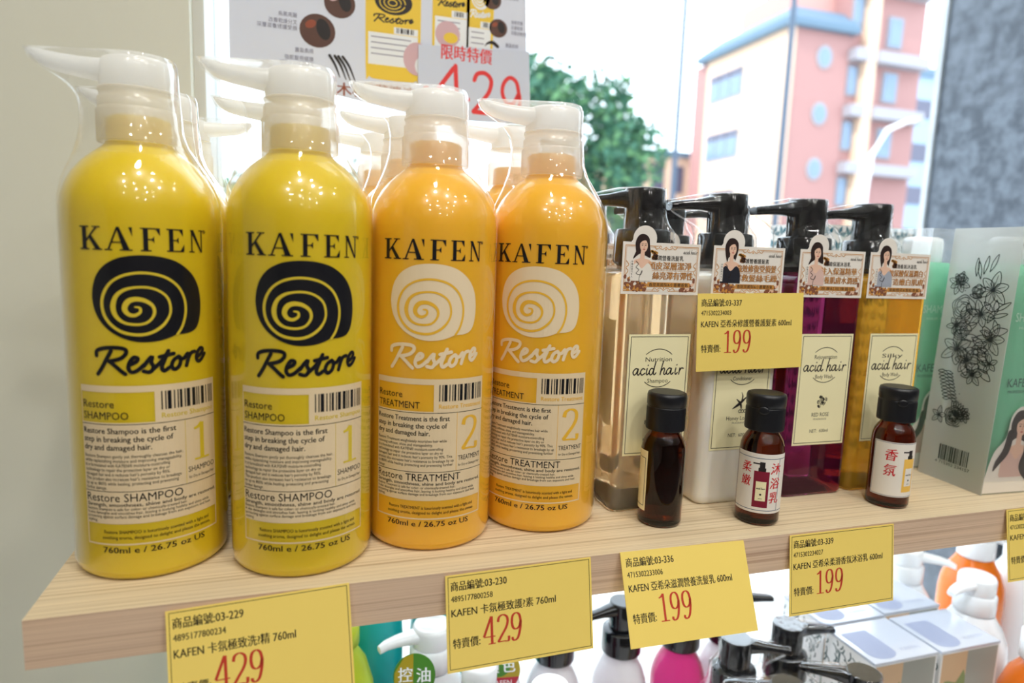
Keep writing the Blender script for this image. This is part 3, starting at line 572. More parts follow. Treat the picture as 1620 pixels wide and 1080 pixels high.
def small_label(kind):
    s = Sheet()
    if kind == 'blank':
        s.rect(-1.95, 1.0, 1.95, 5.1, 6, .01); s.frame(-1.8, 1.3, 1.8, 4.6, .04, 3, .016); return s
    s.rect(-1.95, .95, 1.95, 5.05, 0, .01)
    col, m = ((.0, 4) if kind == 'plum' else (.72, 5))
    s.rect(col-.5, 1.35, col+.5, 3.85, m, .016); s.rect(col-.33, 1.8, col+.33, 3.15, 6 if kind == 'plum' else 0, .02); hand(s, col-.28, 2.62, .56, 3, .024, .3); s.ell(col, 2.25, .07, .07, 3, .024, 8); s.rect(col-.12, 1.95, col+.12, 1.98, 3, .024)
    s.rect(col-.24, 3.85, col+.24, 4.1, 3, .016); s.rect(col-.17, 4.1, col+.17, 4.5, 3, .016); s.rect(col-.6, 4.32, col-.1, 4.42, 3, .016)
    if kind == 'plum':
        s.rect(-1.95, 4.72, 1.95, 4.76, 1, .016); s.rect(-1.95, 1.12, 1.95, 1.16, 1, .016); s.rect(1.2, 1.12, 1.24, 4.76, 1, .016)
        for i, ch in enumerate('沐浴乳'): s.text(ch, .92, 3.75-1.0*i, .85, 2, .02, w=.72, align='c', bold=.02, shear=.1)
        for i, ch in enumerate('柔嫩'): s.text(ch, -1.05, 3.75-.95*i, .8, 2, .02, w=.66, align='c', bold=.02, shear=.1)
    else:
        s.frame(-1.9, 1.0, 1.9, 5.0, .03, 1, .014)
        for i, ch in enumerate('香氛'): s.text(ch, -.72, 3.75-1.15*i, .95, 2, .02, w=.8, align='c', bold=.02, shear=.1)
        for i, ch in enumerate('沐浴乳'): s.text(ch, 1.72, 3.9-.8*i, .6, 2, .02, w=.4, align='c', bold=.02)
    return s
sample('brown glass sample bottle with its label turned away, in front of the clear pump bottle', (35.67, 3.9, 0), -238, small_label('blank'))
sample('brown glass sample bottle with a plum bottle pictured between red handwriting', (42.64, 2.71, 0), -124, small_label('plum'))
sample('brown glass sample bottle with an amber bottle pictured on its label', (54.68, 3.12, 0), -112, small_label('amber'))

# ------------------------------------------------------------------ yellow price cards
def price_card(label, lines, price, loc, tilt, roll=0, yaw=0, frame=True, w=8.8, h=5.4):
    s = Sheet(); s.rect(0, -h, w, 0, 0, .0)
    if frame: s.frame(.14, -h+.16, w-.12, -.1, .03, 2, .006)
    s.text(lines[0], .3, -.86, .58, 2, .006, w=3.25 if len(lines[0]) > 6 else 1.7, bold=.024); s.text(lines[1], .3, -1.5, .46, 2, .006, w=2.4, bold=.02); s.text(lines[2], .3, -2.32, .58, 2, .006, w=lines[4], bold=.022)
    s.text('特賣價:', .35, -4.05, .6, 2, .006, w=1.55, bold=.024)
    figures(s, price, 2.1, -4.15, 1.55, .52, 1, .006, .095, .035, .85)
    b = MB(); b.box(0, 0, -h, w, .04, 0, 0); b.sheet(s, lambda u, v, l: (u, -.004-l, v))
    o = b.build('price_card', [M['tag'], M['tagred'], M['tagink']], None, loc, (math.radians(tilt), math.radians(roll), math.radians(yaw)))
    return tag(o, label, 'price card', 'yellow price cards')
price_card('yellow price card priced 429, hung on the shelf edge nearest its left corner', ('商品編號:03-229', '4895177800234', 'KAFEN 卡氛極致洗?精 760ml', 0, 5.7), '429', (6.02, -.15, -.3), -12, -2.8)
price_card('yellow price card priced 429, hung below the egg-yellow treatment bottles', ('商品編號:03-230', '4895177800258', 'KAFEN 卡氛極致護?素 760ml', 0, 6.2), '429', (20.0, -.12, -.14), -9, -1.0)
price_card('yellow price card priced 199, tilted out below the brown bottle with no visible label', ('商品編號:03-336', '4715302233006', 'KAFEN 亞希朵滋潤營養洗髮乳 600ml', 0, 7.2), '199', (30.72, -.12, .1), -24, .8, frame=False)
price_card('yellow price card priced 199, on the shelf edge below the plum red pump bottle', ('商品編號:03-339', '4715302234027', 'KAFEN 亞希朵柔滑香氛沐浴乳 600ml', 0, 7.5), '199', (43.15, -.12, -.08), -7, 0)
price_card('yellow price card cut off by the right edge of view, below the floral box', ('商品編號:03-340', '4715302234034', 'KAFEN 絲柔洗髮精', 0, 4.6), '199', (62.8, -.12, -.02), -9, 0)
price_card('yellow price card stuck on the front of the white pump bottle', ('商品編號:03-337', '4715302234003', 'KAFEN 亞希朵修護營養護髮素 600ml', 0, 7.5), '199', (38.35, 5.28, 15.45), -3, -1.2, frame=False)

# ------------------------------------------------------------------ clear boxes with green bottles
def pvc_box(label, loc, rz, front, side=None, w=6.0, d=6.0, h=21.1):
    t = thing('gift_box', label, 'box', loc, rz, 'clear boxes at the right end of the shelf')
    b = MB(); g = .04
    b.box(0, 0, 0, w, g, h, 0); b.box(w-g, g, 0, w, d, h, 0); b.box(0, d-g, 0, w-g, d, h, 0); b.box(0, g, h-g, w-g, d-g, h, 0); b.box(0, g, 0, w-g, d-g, g, 0)
    lean = lambda m_: setattr(m_, 'v', [(x+.04*z, y, z) for x, y, z in m_.v])
    lean(b); b.build('box_shell', M['pvc'], t)
    p = MB(); p.box(-.01, 0, 0, g, d, h, 0)
    if side: p.sheet(side, lambda u, v, l: (-.015-l, d-u, v))
    lean(p); p.build('side_panel', [M['frost'] if side else M['pvc'], M['line'], M['shade']], t)
    if front:
        c = MB(); c.sheet(front, lambda u, v, l: (u, .12-l, v)); lean(c); c.build('picture_card', SM(DR['blush']), t)
    return t
def flowers():
    s = Sheet(); rd = random.Random(11); lv = .01; w = .06
    def petal(x, y, a, L, B):
        p = [(0, 0), (L*.35, B), (L*.75, B*.75), (L, 0), (L*.75, -B*.75), (L*.35, -B), (0, 0)]
        q = [(x+c*math.cos(a)-d*math.sin(a), y+c*math.sin(a)+d*math.cos(a)) for c, d in p]
        s.stroke(q, w, 1, lv, n=4, cap=False); s.stroke([(x, y), (x+L*.8*math.cos(a), y+L*.8*math.sin(a))], w*.6, 1, lv, curve=False, cap=False)
    def lily(x, y, r, a0=0, n=6):
        for k in range(n): petal(x, y, a0+2*PI*k/n, r*(1 if k % 2 else .85), r*.24)
        for k in range(5): a = a0+.6*k; s.stroke([(x, y), (x+.4*r*math.cos(a), y+.4*r*math.sin(a))], .05, 1, lv+.002, curve=False)
    def rose(x, y, r):
        for k in range(5):
            q = r*(1-.17*k); pts = [(x+q*(1+.07*math.sin(5*t+k))*math.cos(t), y+q*(1+.07*math.sin(5*t+k))*math.sin(t)) for t in [2*PI*j/24+k for j in range(22)]]
            s.stroke(pts, w, 1, lv, n=2, cap=False)
    def leaf(x, y, a, L, B, fill=False):
        p = [(x, y), (x+L*.5*math.cos(a)-B*math.sin(a), y+L*.5*math.sin(a)+B*math.cos(a)), (x+L*math.cos(a), y+L*math.sin(a)), (x+L*.5*math.cos(a)+B*math.sin(a), y+L*.5*math.sin(a)-B*math.cos(a)), (x, y)]
        if fill: s.poly(crom(p, 4)[:-1], 2, lv-.004)
        s.stroke(p, w, 1, lv, n=4, cap=False)
    lily(4.2, 16.2, 1.5, .3); lily(3.5, 14.2, 1.25, .9); lily(4.6, 12.3, 1.4, .1); rose(1.9, 14.6, 1.0); lily(1.2, 16.6, 1.0, .5, 8); rose(1.3, 16.9, .5)
    lily(1.9, 11.2, 1.6, .6); lily(3.6, 9.3, 1.0, .2); rose(2.1, 12.7, .8)
    for k, (x, y, a) in enumerate(((3.2, 17.4, 1.4), (3.7, 17.6, 1.2), (3.0, 17.0, 1.8), (2.6, 17.2, 1.6), (4.6, 14.5, .6), (4.3, 14.0, .3))): leaf(x, y, a, 1.5, .16)
    for k in range(16): leaf(2.0+2.6*rd.random(), 9.6+3.2*rd.random(), rd.uniform(-1.2, .6), 1.4, .3, k % 2 == 0)
    for k in range(9): x, y = 1.2+.1*k, 9.2-.55*k*.5; leaf(x, y, -.2, .7, .12); leaf(x, y, 3.3, .7, .12)
    rose(2.6, 5.6, .85); lily(1.2, 5.4, .8, .2, 5); lily(3.4, 5.9, .7, .4, 9); rose(2.6, 5.6, .5)
    lily(2.9, 10.4, 1.2, 1.1); lily(1.5, 13.1, .9, .2); rose(3.0, 16.0, .55); lily(4.9, 10.4, .8, .5, 5)
    for k in range(12): leaf(1.6+3.2*rd.random(), 12.5+3.5*rd.random(), rd.uniform(-1.5, 1.5), 1.1, .22, k % 3 == 0)
    for k in range(22): s.ell(1+4.2*rd.random(), 6.5+10*rd.random(), .05, .04, 1, lv, 6)
    for k in range(9): leaf(2.6, 5.6, .1+.22*k, 1.3, .14)
    s.bars(1.75, 1.75, 4.45, 3.05, 1, lv, 9, 60); s.text('4 715302 234157', 1.5, 1.42, .36, 1, lv, w=3.2)
    return s
def lady_card(w, big=True):
    s = Sheet(); k = 1.55
    s.poly(crom([(.1, .1), (.15, 1.2), (.7, 3.4), (1.7, 4.6), (1.95, 6.3), (2.7, 7.1), (3.7, 6.9), (4.25, 5.9), (4.4, 4.4), (5.2, 3.2), (w-.15, 1.2), (w-.1, .1)], 5), 0, .0)
    lady(s, 3.0, 5.1, k, .01, 5)
    s.stroke([(2.1, 5.0), (1.9, 3.6), (1.2, 2.6), (.9, 2.0)], .5, 3, .02, widths=[.6, .7, .5, .15]); s.stroke([(3.9, 5.0), (4.1, 3.4), (3.8, 2.2), (4.3, 1.2)], .5, 3, .024, widths=[.6, .8, .7, .2])
    return s
def green_bottle(label, loc):
    t = thing('green_bottle', label, 'bottle', loc, 0, 'mint green bottles in clear boxes')
    b = MB(); prof = [(.06, -.3), (.1, -.08), (.4, 0), (15.2, 0), (15.6, .04), (15.8, .0), (17.2, -.02), (17.9, -.3), (18.2, -.9)]
    b.loft([lift(rrect(2.5+d, 2.5+d, 1.1+d*.6), z) for z, d in prof]); b.build('body', M['mint'], t)
    MB().lathe([(1.55, 18.21), (1.6, 18.3), (1.6, 19.9), (1.5, 20.25), (1.2, 20.4)], 48).build('cap', M['whitep'], t)
    for nm, m, x, (t1, y1, w1), (t2, y2, w2) in (('product_lettering', 'mintprint', 0, ('SHAMPOO', 13.8, 4.0), ('HAIR CARE', 13.2, 3.0)), ('maker_lettering', 'leafdark', -.6, ('KAFEN', 8.6, 2.6), ('PROFESSIONAL', 8.1, 2.4))):
        s = Sheet(); s.text(t1, x, y1, 1.0, 0, .01, w=w1, align='c'); s.text(t2, x, y2, .33, 0, .01, w=w2, align='c')
        q = MB(); q.sheet(s, lambda u, v, l: (u, -2.51-l, v)); q.build(nm, M[m], t)
    return t
ra = math.radians(-3)
pvc_box('tall frosted box with black flower drawings on its side, at the right edge', (63.76, 2.59, 0), ra, lady_card(6), flowers())
green_bottle('mint green bottle inside the frosted flower box', (63.76+3.4*math.cos(ra)-3.0*math.sin(ra), 2.59+3.4*math.sin(ra)+3.0*math.cos(ra), .05))
pvc_box('clear box standing between the amber pump bottle and the flower box', (62.6, 9.3, 0), 0, lady_card(6))
green_bottle('mint green bottle with white cap inside the clear box behind the amber bottle', (65.9, 12.3, .05))
def leaf_box(label, loc, w=5.9, d=5.9, h=21.4):
    s = Sheet(); rd = random.Random(2)
    for i in range(5):
        for j in range(16):
            x, y = .6+i*1.18, 1+j*1.3; a = 1.2 if (i+j) % 2 else 1.95
            for q, m in ((0, 0), (1.05, 1), (-1.05, 0)):
                L = .95; p = [(0, 0), (L*.5, .22), (L, 0), (L*.5, -.22)]
                pts = [(x+c*math.cos(a+q)-e*math.sin(a+q), y+c*math.sin(a+q)+e*math.cos(a+q)) for c, e in p]
                pts = [(min(w-.05, max(.05, u)), min(h-.05, max(.05, v))) for u, v in pts]
                if m == 0: s.poly(pts, 1, .006)
                else: s.stroke(pts+[pts[0]], .07, 1, .006, curve=False, cap=False)
    b = MB(); b.box(0, 0, 0, w, d, h, 0); b.sheet(s, lambda u, v, l: (u, -l, v)); b.sheet(s, lambda u, v, l: (-l, d-u, v))
    return tag(b.build('carton', [M['box'], M['leafink']], None, loc), label, 'box', 'leaf patterned cartons')
leaf_box('white carton with teal leaf pattern, standing behind the amber pump bottle', (63.9, 16.4, 0)); leaf_box('white carton with teal leaf pattern, behind the plum bottle and its black pump', (57.4, 16.5, 0))

# ------------------------------------------------------------------ poster and price sheet on the window
def poster():
    s = Sheet(); y = 0
    # 0 paper 1 grey 2 yellow 3 dark 4 hair 5 pink 6 title 7 white
    for (x, z) in ((13.7, 38.6), (16.05, 35.0)):
        pass
    def bot(x0, x1, zb, zt, dk):
        s.poly(crom([(x0, zt), (x0+.02, zb+1.2), (x0+.35, zb+.2), (x0+1.2, zb), (x1-1.2, zb), (x1-.35, zb+.2), (x1-.02, zb+1.2), (x1, zt)], 3), 2, .01)
        c = (x0+x1)/2; w = x1-x0
        s.rect(x0+.25, zb+1.3, x1-.25, zb+4.15, 7, .02); s.rect(x0+.35, zb+4.25, c, zb+4.75, 2, .03); s.rect(c+.05, zb+4.2, x1-.25, zb+4.8, 7, .02); s.bars(c+.3, zb+4.3, x1-.5, zb+4.75, 3, .03, 4, 24)
        for k in range(4): s.rect(x0+.5, zb+3.7-.5*k, x1-.9, zb+3.8-.5*k, 1, .03)
        for st in SCRIPT: s.stroke([(c+(a-447)/634*w*.72, zb+5.1-(b-978)/153*.7) for a, b in st], .12, dk, .03, n=3)
        s.ell(c, zb+7.0, w*.34, 1.15, dk, .02, 28)
        for q in (.75, .5, .25): s.stroke([(c-.1+w*.31*q*math.cos(t), zb+6.9+1.05*q*math.sin(t)) for t in [.35*k for k in range(18)]], .09, 2, .03, curve=False)
    bot(24.4, 28.0, 35.6, 49, 3)
    bot(18.2, 23.3, 33.4, 49, 3)
    bot(27.7, 30.4, 35.0, 49, 7)
    s.ell(23.0, 35.6, 1.3, 1.5, 5, .05, 24); s.ell(23.6, 35.0, .8, .9, 7, .055, 20); s.ell(25.9, 38.2, 1.2, 1.2, 5, .05, 24); s.ell(26.2, 37.9, .7, .5, 2, .055, 16)
    for x, z, r in ((15.9, 39.6, 1.5), (13.95, 37.0, 1.7), (30.2, 41.9, 1.0), (30.9, 39.4, 1.0)):
        s.ell(x, z, r*.92, r*.85, 4, .02, 24); s.ell(x+.3*r, z+.1*r, r*.35, r*.55, 3, .03, 16, .3); s.ell(x-.35*r, z+.3*r, r*.3, r*.2, 5 if z > 39.5 else 6, .03, 14, .5)
    for a in (0, .35, .6, .9): s.stroke([(15.0+a*1.3, 35.0), (15.5+a*1.4, 34.2), (15.9+a*1.6, 33.2-.4*a)], .16, 3, .02, widths=[.25, .2, .08])
    s.stroke([(29.6, 37.6), (29.9, 37.9), (30.4, 38.0), (30.9, 37.7)], .3, 3, .02, widths=[.05, .2, .35, .3])
    for x, z, t, w in ((12.2, 37.9, '烏黑亮麗', 1.6), (12.2, 37.3, '改善乾燥分叉', 2.4), (12.2, 36.8, '深層滋養修護受損', 3.4), (13.6, 35.0, '豐盈柔順', 1.6), (13.6, 34.3, '強韌髮根健康', 2.5), (13.6, 33.8, '補充水分保濕潤澤', 2.9), (13.3, 40.2, '滋養頭皮', 1.8)): s.text(t, x, z, .45, 1, .02, w=w, align='r')
    for x, z, t, w in ((32.2, 40.0, '烏黑亮麗', 1.2), (32.2, 39.5, '改善乾燥', 1.2), (32.2, 39.0, '深層滋養修護', 1.8), (31.7, 37.8, '豐盈柔順', 1.3), (31.5, 42.2, '滋養頭皮', 1.4)): s.text(t, x, z, .4, 1, .02, w=w)
    s.text('木槿', 15.6, 31.7, 1.25, 6, .02, w=2.8, bold=.03); s.text('菜婆液', 19.2, 32.0, 1.15, 6, .02, w=3.6, bold=.03)
    return s
pb = MB(); pb.add([(6.5, 0, 32.9), (23.4, 0, 30.4), (34.2, 0, 31.9), (33.3, 0, 49), (6.6, 0, 49), (6.5, .05, 32.9), (23.4, .05, 30.4), (34.2, .05, 31.9), (33.3, .05, 49), (6.6, .05, 49)], [(0, 1, 2, 3, 4), (9, 8, 7, 6, 5)]+[(i, i+5, (i+1) % 5+5, (i+1) % 5) for i in range(5)], 0, False)
pb.sheet(poster(), lambda u, v, l: (u, -.01-l*.5, v))
tag(pb.build('poster', [M['paper'], M['grey'], M['yel'], M['dark'], M['hairbrown'], M['pinkp'], M['title'], M['whitep']], None, (0, 31.5, 0)), 'white poster hung in the window showing yellow bottles and round hair photos', 'poster')
ps = Sheet(); ps.poly([(23.1, 30.2), (34.55, 30.6), (34.1, 37.6), (23.1, 36.9)], 0, 0)
ps.text('限時特價', 25.3, 36.0, 1.5, 1, .01, w=5.0, bold=.03)
for st in ([(26.5, 35.1), (24.6, 32.9)], [(24.6, 32.85), (28.0, 32.85)], [(26.7, 35.3), (27.0, 31.6)]): ps.stroke([(x, 35.0+(z-35.0)*1.22) for x, z in st], .42, 1, .01, curve=False)
ps.stroke([(x, 35.0+(z-35.0)*1.22) for x, z in [(28.6, 34.4), (28.9, 34.9), (29.7, 35.0), (30.3, 34.5), (30.1, 33.6), (29.3, 32.7), (28.6, 32.0)]], .4, 1, .01); ps.stroke([(28.6, 31.3), (30.6, 31.3)], .42, 1, .01, curve=False)
ps.stroke([(x, 35.0+(z-35.0)*1.22) for x, z in [(33.2, 33.7), (32.9, 34.6), (32.2, 34.9), (31.6, 34.4), (31.5, 33.6), (32.0, 32.9), (32.7, 33.0), (33.2, 33.7), (33.3, 32.8), (32.9, 32.0), (32.3, 31.8), (31.8, 31.95)]], .38, 1, .01)
ps.text('$', 23.6, 32.4, 1.3, 1, .01, w=.6)
pq = MB(); pq.sheet(ps, lambda u, v, l: (u, -.05-l, v)); pq.sheet(ps, lambda u, v, l: (u, 0, v))
tag(pq.build('price_sheet', [M['sheet'], M['bigred']], None, (0, 31.38, 0)), 'pale price sheet with large red 429 over the corner of the window poster', 'sign')

# ------------------------------------------------------------------ products on the board below
ZB = -39.3
def low_pump(label, x, y, noz, bodymat, wrapm=None, name='pump_bottle'):
    t = thing(name, label, 'bottle', (x, y, ZB), 0, 'pump bottles on the board below')
    b = MB(); b.lathe([(2.5, 0), (2.75, .15), (2.8, .6), (2.8, 13.5), (2.7, 14.3), (2.35, 15.4), (1.9, 16.3), (1.65, 16.7), (1.6, 17.2)], 48); b.build('body', M[bodymat], t)
    pump_parts(t, 0, noz, wrapm); return t
for x, y, nz, bm_, lb in ((50.6, 13.6, PI-.35, 'milkb', 'black pump bottle below the shelf, nozzle to the right, second from the white boxes'), (57.1, 14.4, PI-.1, 'clear', 'black pump bottle below the shelf standing right beside the white lidded boxes'),
                          (43.3, 22.0, .1, 'milkb', 'milky pump bottle below the shelf, black head showing between two price cards'), (36.2, 22.5, 0, 'milkb', 'milky pump bottle whose black head peeks out under the second price card'),
                          (49.8, 21.4, 0, 'pink', 'pink pump bottle below the shelf under the tilted price card'), (58.2, 6.4, -.75, 'clear', 'black pump bottle at the bottom edge of view in front of the white boxes'),
                          (50.5, 6.6, -.6, 'clear', 'black pump bottle at the bottom edge of view, only its round top showing'), (55.2, 21.0, PI-.12, 'milkb', 'pump bottle below the shelf with its head hidden by the price card, nozzle pointing right')):
    low_pump(lb, x, y, nz, bm_, 'wrap' if y < 15 else None)
def white_pump(label, x, y, noz, bodymat, hscale=1.0):
    t = thing('lotion_bottle', label, 'bottle', (x, y, ZB), 0, 'white pump bottles on the board below')
    k = hscale
    MB().lathe([(3.0, 0), (3.4, .2), (3.5, .7), (3.5, 17*k), (3.35, 18.6*k), (2.8, 20.2*k), (2.2, 21.2*k), (1.95, 21.8*k)], 56).build('body', M[bodymat], t)
    MB().lathe([(1.9, 21.9*k), (2.0, 22*k), (2.0, 24*k), (1.85, 24.2*k)], 48).build('collar', M['whitep'], t)
    h = MB(); z = 24.25*k; h.lathe([(1.75, z), (1.8, z+.1), (1.8, z+1.5), (1.65, z+1.8), (1.35, z+1.85), (1.2, z+1.72), (.3, z+1.7)], 48)
    hd = h.build('pump_head', M['whitep'], t, rot=(0, 0, noz))
    n = MB(); spout(n, [(-1.2, z+1.0, .6, .9), (-2.2, z+1.05, .5, .75), (-3.4, z+1.1, .42, .62), (-4.4, z+1.0, .34, .52), (-5.0, z+.75, .26, .44)]); n.build('nozzle', M['whitep'], hd)
    return t
wp = white_pump('white pump bottle with a round green badge, between the first two price cards', 23.45, 20.5, .25, 'whitep', .91)
white_pump('white pump bottle right of the boxes below, long nozzle curving right', 80.8, 22.6, PI-.9, 'whitep', .92)
white_pump('white pump bottle in front of the orange one, just left of the cut-off price card', 82.0, 14.8, .2, 'whitep', .93)
white_pump('white pump bottle at the right edge below the shelf, behind the orange jar', 99.5, 22.0, .1, 'whitep', .95)
white_pump('white pump bottle under the price card cut off at the right edge', 87.4, 7.6, .3, 'whitep', .92)
white_pump('orange pump bottle at the far back right below the shelf', 92.0, 22.5, .2, 'orange', 1.0)
def plain_bottle(name, label, x, y, r, h, m, capm=None, caph=2.2, group=None):
    t = thing(name, label, 'bottle', (x, y, ZB), 0, group)
    MB().lathe([(r*.86, 0), (r*.97, .2), (r, .7), (r, h*.72), (r*.95, h*.82), (r*.76, h*.92), (r*.5, h*.98), (r*.42, h)], 48).build('body', M[m], t)
    if capm: MB().lathe([(r*.5, h), (r*.56, h+.1), (r*.56, h+caph-.3), (r*.48, h+caph), (r*.3, h+caph+.05)], 40).build('cap', M[capm], t)
    return t
plain_bottle('lime_bottle', 'lime green bottle at the right edge of the leftmost price card, below the shelf', 15.4, 22.4, 3.2, 22, 'lime', 'lime')
plain_bottle('teal_bottle', 'teal bottle behind the white pump bottle below the shelf', 18.6, 29.3, 3.5, 25.5, 'teal', 'whitep', 2.2, 'teal bottles below the shelf'); plain_bottle('teal_bottle', 'teal bottle with white cap further back left below the shelf', 26.4, 29.5, 3.5, 25.2, 'teal', 'whitep', 2.2, 'teal bottles below the shelf')
plain_bottle('white_bottle', 'white bottle behind the first price card below the shelf, touching its left edge', 6.0, 19.0, 2.6, 21, 'whitep', 'whitep')
plain_bottle('white_jar', 'white bottle with domed cap at the bottom edge below the second price card', 30.0, 8.0, 2.8, 22.5, 'whitep', 'whitep', 2.8)
plain_bottle('crimson_bottle', 'crimson bottle beside the green badge below the second price card', 26.0, 13.6, 2.6, 22, 'crimson', 'whitep'); 
plain_bottle('white_bottle', 'white bottle with red and green badge below the second price card', 29.2, 20.7, 2.9, 20.6, 'whitep', 'whitep', 1.6)
plain_bottle('orange_jar', 'dark orange bottle with white label in the lower right corner', 80.2, 6.4, 3.4, 20, 'orange', 'whitep', 3)
def badge(label, loc, top, words_, kind):
    s = Sheet(); r = 1.75
    if kind == 'oil':
        s.ell(0, 0, r, r, 0, 0, 40); s.poly([(-r*.94, -.6), (-.1, -.6), (-.1, r), (-r*.5, r*.86), (-r*.94, .3)], 1, .004); s.text('控', -.75, -.35, 1.25, 3, .01, w=1.15, align='c', bold=.03); s.text('油', .75, -.45, 1.25, 3, .01, w=1.15, align='c', bold=.03)
    else:
        s.ell(0, 0, r, r, 1, 0, 40); s.poly([(r*math.cos(a), r*math.sin(a)) for a in [PI+.35+(PI-.7)*k/16 for k in range(17)]], 2, .004); s.ell(-.3, .35, 1.2, .9, 0, .003, 24)
        s.text('顏', -.75, -.1, 1.25, 3, .01, w=1.15, align='c', bold=.03); s.text('色', .72, -.1, 1.25, 3, .01, w=1.15, align='c', bold=.03); s.text('KAFEN', 0, -1.25, .62, 3, .01, w=1.9, align='c')
    b = MB(); b.lathe([(r, -.06), (r, 0)], 40, 0); b.v = [(x, -z-.0, y) for x, y, z in b.v]; n0 = len(b.v)
    b.sheet(s, lambda u, v, l: (u, -.03-l, v))
    o = b.build('round_badge', [M['green'], M['olive'], M['badgered'], M['whitep']], None, loc, (math.radians(-18), 0, math.radians(-8)))
    return tag(o, label, 'badge', 'round badges below the shelf')
badge('round olive and green badge with white characters on the white pump bottle', (21.25, 16.7, -17.6), 0, 0, 'oil'); badge('round green and red badge with white characters below the second price card', (29.1, 17.55, -19.0), 0, 0, 'colour')
def lidded_box(label, x, y, w=7.5, d=5.9, h=21.2):
    t = thing('gift_box', label, 'box', (x, y, ZB), 0, 'white lidded boxes below the shelf')
    b = MB(); b.box(0, 0, 0, w, d, h-.25, 0)
    s = Sheet(); s.rect(.2, 6, w*.45, h-.4, 1, .01); s.poly(crom([(.2, h-4.5), (.8, h-3.2), (w*.3, h-3.5), (w*.45, h-3), (w*.45, 6), (.2, 6)], 3), 2, .015); s.rect(w*.45, 6, w-.2, h-.4, 3, .01)
    b.sheet(s, lambda u, v, l: (u, -l, v)); q = Sheet(); rd = random.Random(4)
    for k in range(170):
        a, c = rd.uniform(.2, d-.2), rd.uniform(6, h-.6); L = rd.uniform(.2, .5); an = rd.uniform(.6, 2.4); q.stroke([(max(.05, min(d-.05, a-L*math.cos(an))), min(h-.3, c-L*math.sin(an))), (a, c), (max(.05, min(d-.05, a+L*math.cos(an+.7))), min(h-.3, c+L*math.sin(an+.7)))], .13, 4, .01, n=3)
    b.sheet(q, lambda u, v, l: (-l, d-u, v))
    b.build('box_body', [M['box'], M['tan'], M['moss'], M['silver'], M['leafdark']], t)
    c = MB(); c.box(-.04, -.04, h-.25, w+.04, d+.04, h, 0)
    z = Sheet(); z.ell(w*.27, 1.3, 1.5, .95, 1, .01, 24); z.rect(w*.27-1.5, 1.3, w*.27+1.5, d-1.2, 1, .014); z.text('KAFEN', w*.72, 1.0, .7, 1, .01, w=2.2, align='c', bold=-.01)
    c.sheet(z, lambda u, v, l: (u, v, h+l)); c.build('lid', [M['lid'], M['bluegrey']], t)
    return t
for x, y, lb in ((62.0, 8.7, 'white lidded box below the shelf with dark leaf pattern on its left side, front left'), (69.9, 8.6, 'white lidded box below the shelf, front right of the four'), (62.3, 15.2, 'white lidded box below the shelf, back left under the price card'), (70.2, 15.4, 'white lidded box below the shelf, back right beside the white pump')): lidded_box(lb, x, y)

# ------------------------------------------------------------------ outside the window
sp = MB(); sp.box(130, 46, -124, 260, 67.9, 320, 0); tag(sp.build('stone_pillar', M['stone']), 'grey stone clad pillar outside the window at the right', 'pillar')
se = MB(); se.box(129.4, 68, -124, 260, 69.3, 320); tag(se.build('pillar_trim', M['stonecap']), 'pale vertical trim strip along the left edge of the stone pillar', 'trim')
bd = thing('building', 'pink brick building with round windows and blue grey roof across the street', 'building', (1642, 2000, -124))
def part(name, m, f, parent=bd):
    b = MB(); f(b); return b.build(name, m, parent)
H = 958
part('brick_wall', M['brick'], lambda b: b.box(6, 0, 0, 257, 600, H)); part('side_wall', M['cream_wall'], lambda b: b.box(0, 4, 0, 5.9, 500, H)); part('corner_pier', M['cream_wall'], lambda b: b.box(-6, -6, 0, 20, 3.9, H))
def rf(b): b.loft([[(-30, -30, H), (275, -30, H), (275, 540, H), (-30, 540, H)], [(-34, -34, H+22), (275, -34, H+22), (275, 544, H+22), (-34, 544, H+22)], [(40, 40, H+85), (275, 40, H+85), (275, 470, H+85), (40, 470, H+85)]], smooth=False)
part('roof', M['roof'], rf); part('upper_storey', M['pinkwall'], lambda b: b.box(90, 90, H+60, 300, 420, H+190))
for z in (871, 676, 482):
    def rw(b, z=z):
        ring = lambda r, y: [(150+r*.82*math.cos(2*PI*k/28), y, z+r*math.sin(2*PI*k/28)) for k in range(28)]
        b.loft([ring(40, -5), ring(40, 3)][::-1])
    w = part('round_window', M['winframe'], rw)
    def rg(b, z=z):
        ring = lambda r, y: [(150+r*.82*math.cos(2*PI*k/28), y, z+r*math.sin(2*PI*k/28)) for k in range(28)]
        b.loft([ring(31, -7), ring(31, -5.5)][::-1])
    g = MB(); rg(g); g.build('pane', M['winglass'], w)
for z in (780, 545, 310, 80):
    w = part('window', M['winframe'], lambda b: b.box(-4, 250, z, 0, 470, z+110)); g = MB(); [g.box(-7, 258+70*k, z+8, -4.5, 320+70*k, z+80) for k in range(3)]; g.build('pane', M['winglass'], w); g = MB(); [g.box(-9, 258+70*k, z+84, -4.5, 320+70*k, z+108) for k in range(3)]; g.build('transom', M['windark'], w)
part('tower_wall', M['brick'], lambda b: b.box(257, 10, 0, 610, 500, 1500)); part('tower_pier', M['cream_wall'], lambda b: b.box(318, -25, 0, 362, 9.9, 1500))
for z in (885, 690, 488, 1130):
    part('balcony_slab', M['band'], lambda b: b.box(257, -40, z-14, 317.9, 9.9, z+26)); part('balcony_slab', M['band'], lambda b: b.box(362.1, -40, z-14, 600, 9.9, z+26))
    w = part('window', M['winframe'], lambda b: b.box(430, 4, z+55, 500, 9.9, z+165)); g = MB(); g.box(436, 1, z+62, 494, 3.9, z+158); g.build('pane', M['winglass'], w)
    w = part('window', M['winframe'], lambda b: b.box(265, 4, z-130, 312, 9.9, z-25)); g = MB(); g.box(270, 1, z-124, 307, 3.9, z-30); g.build('pane', M['winglass'], w)
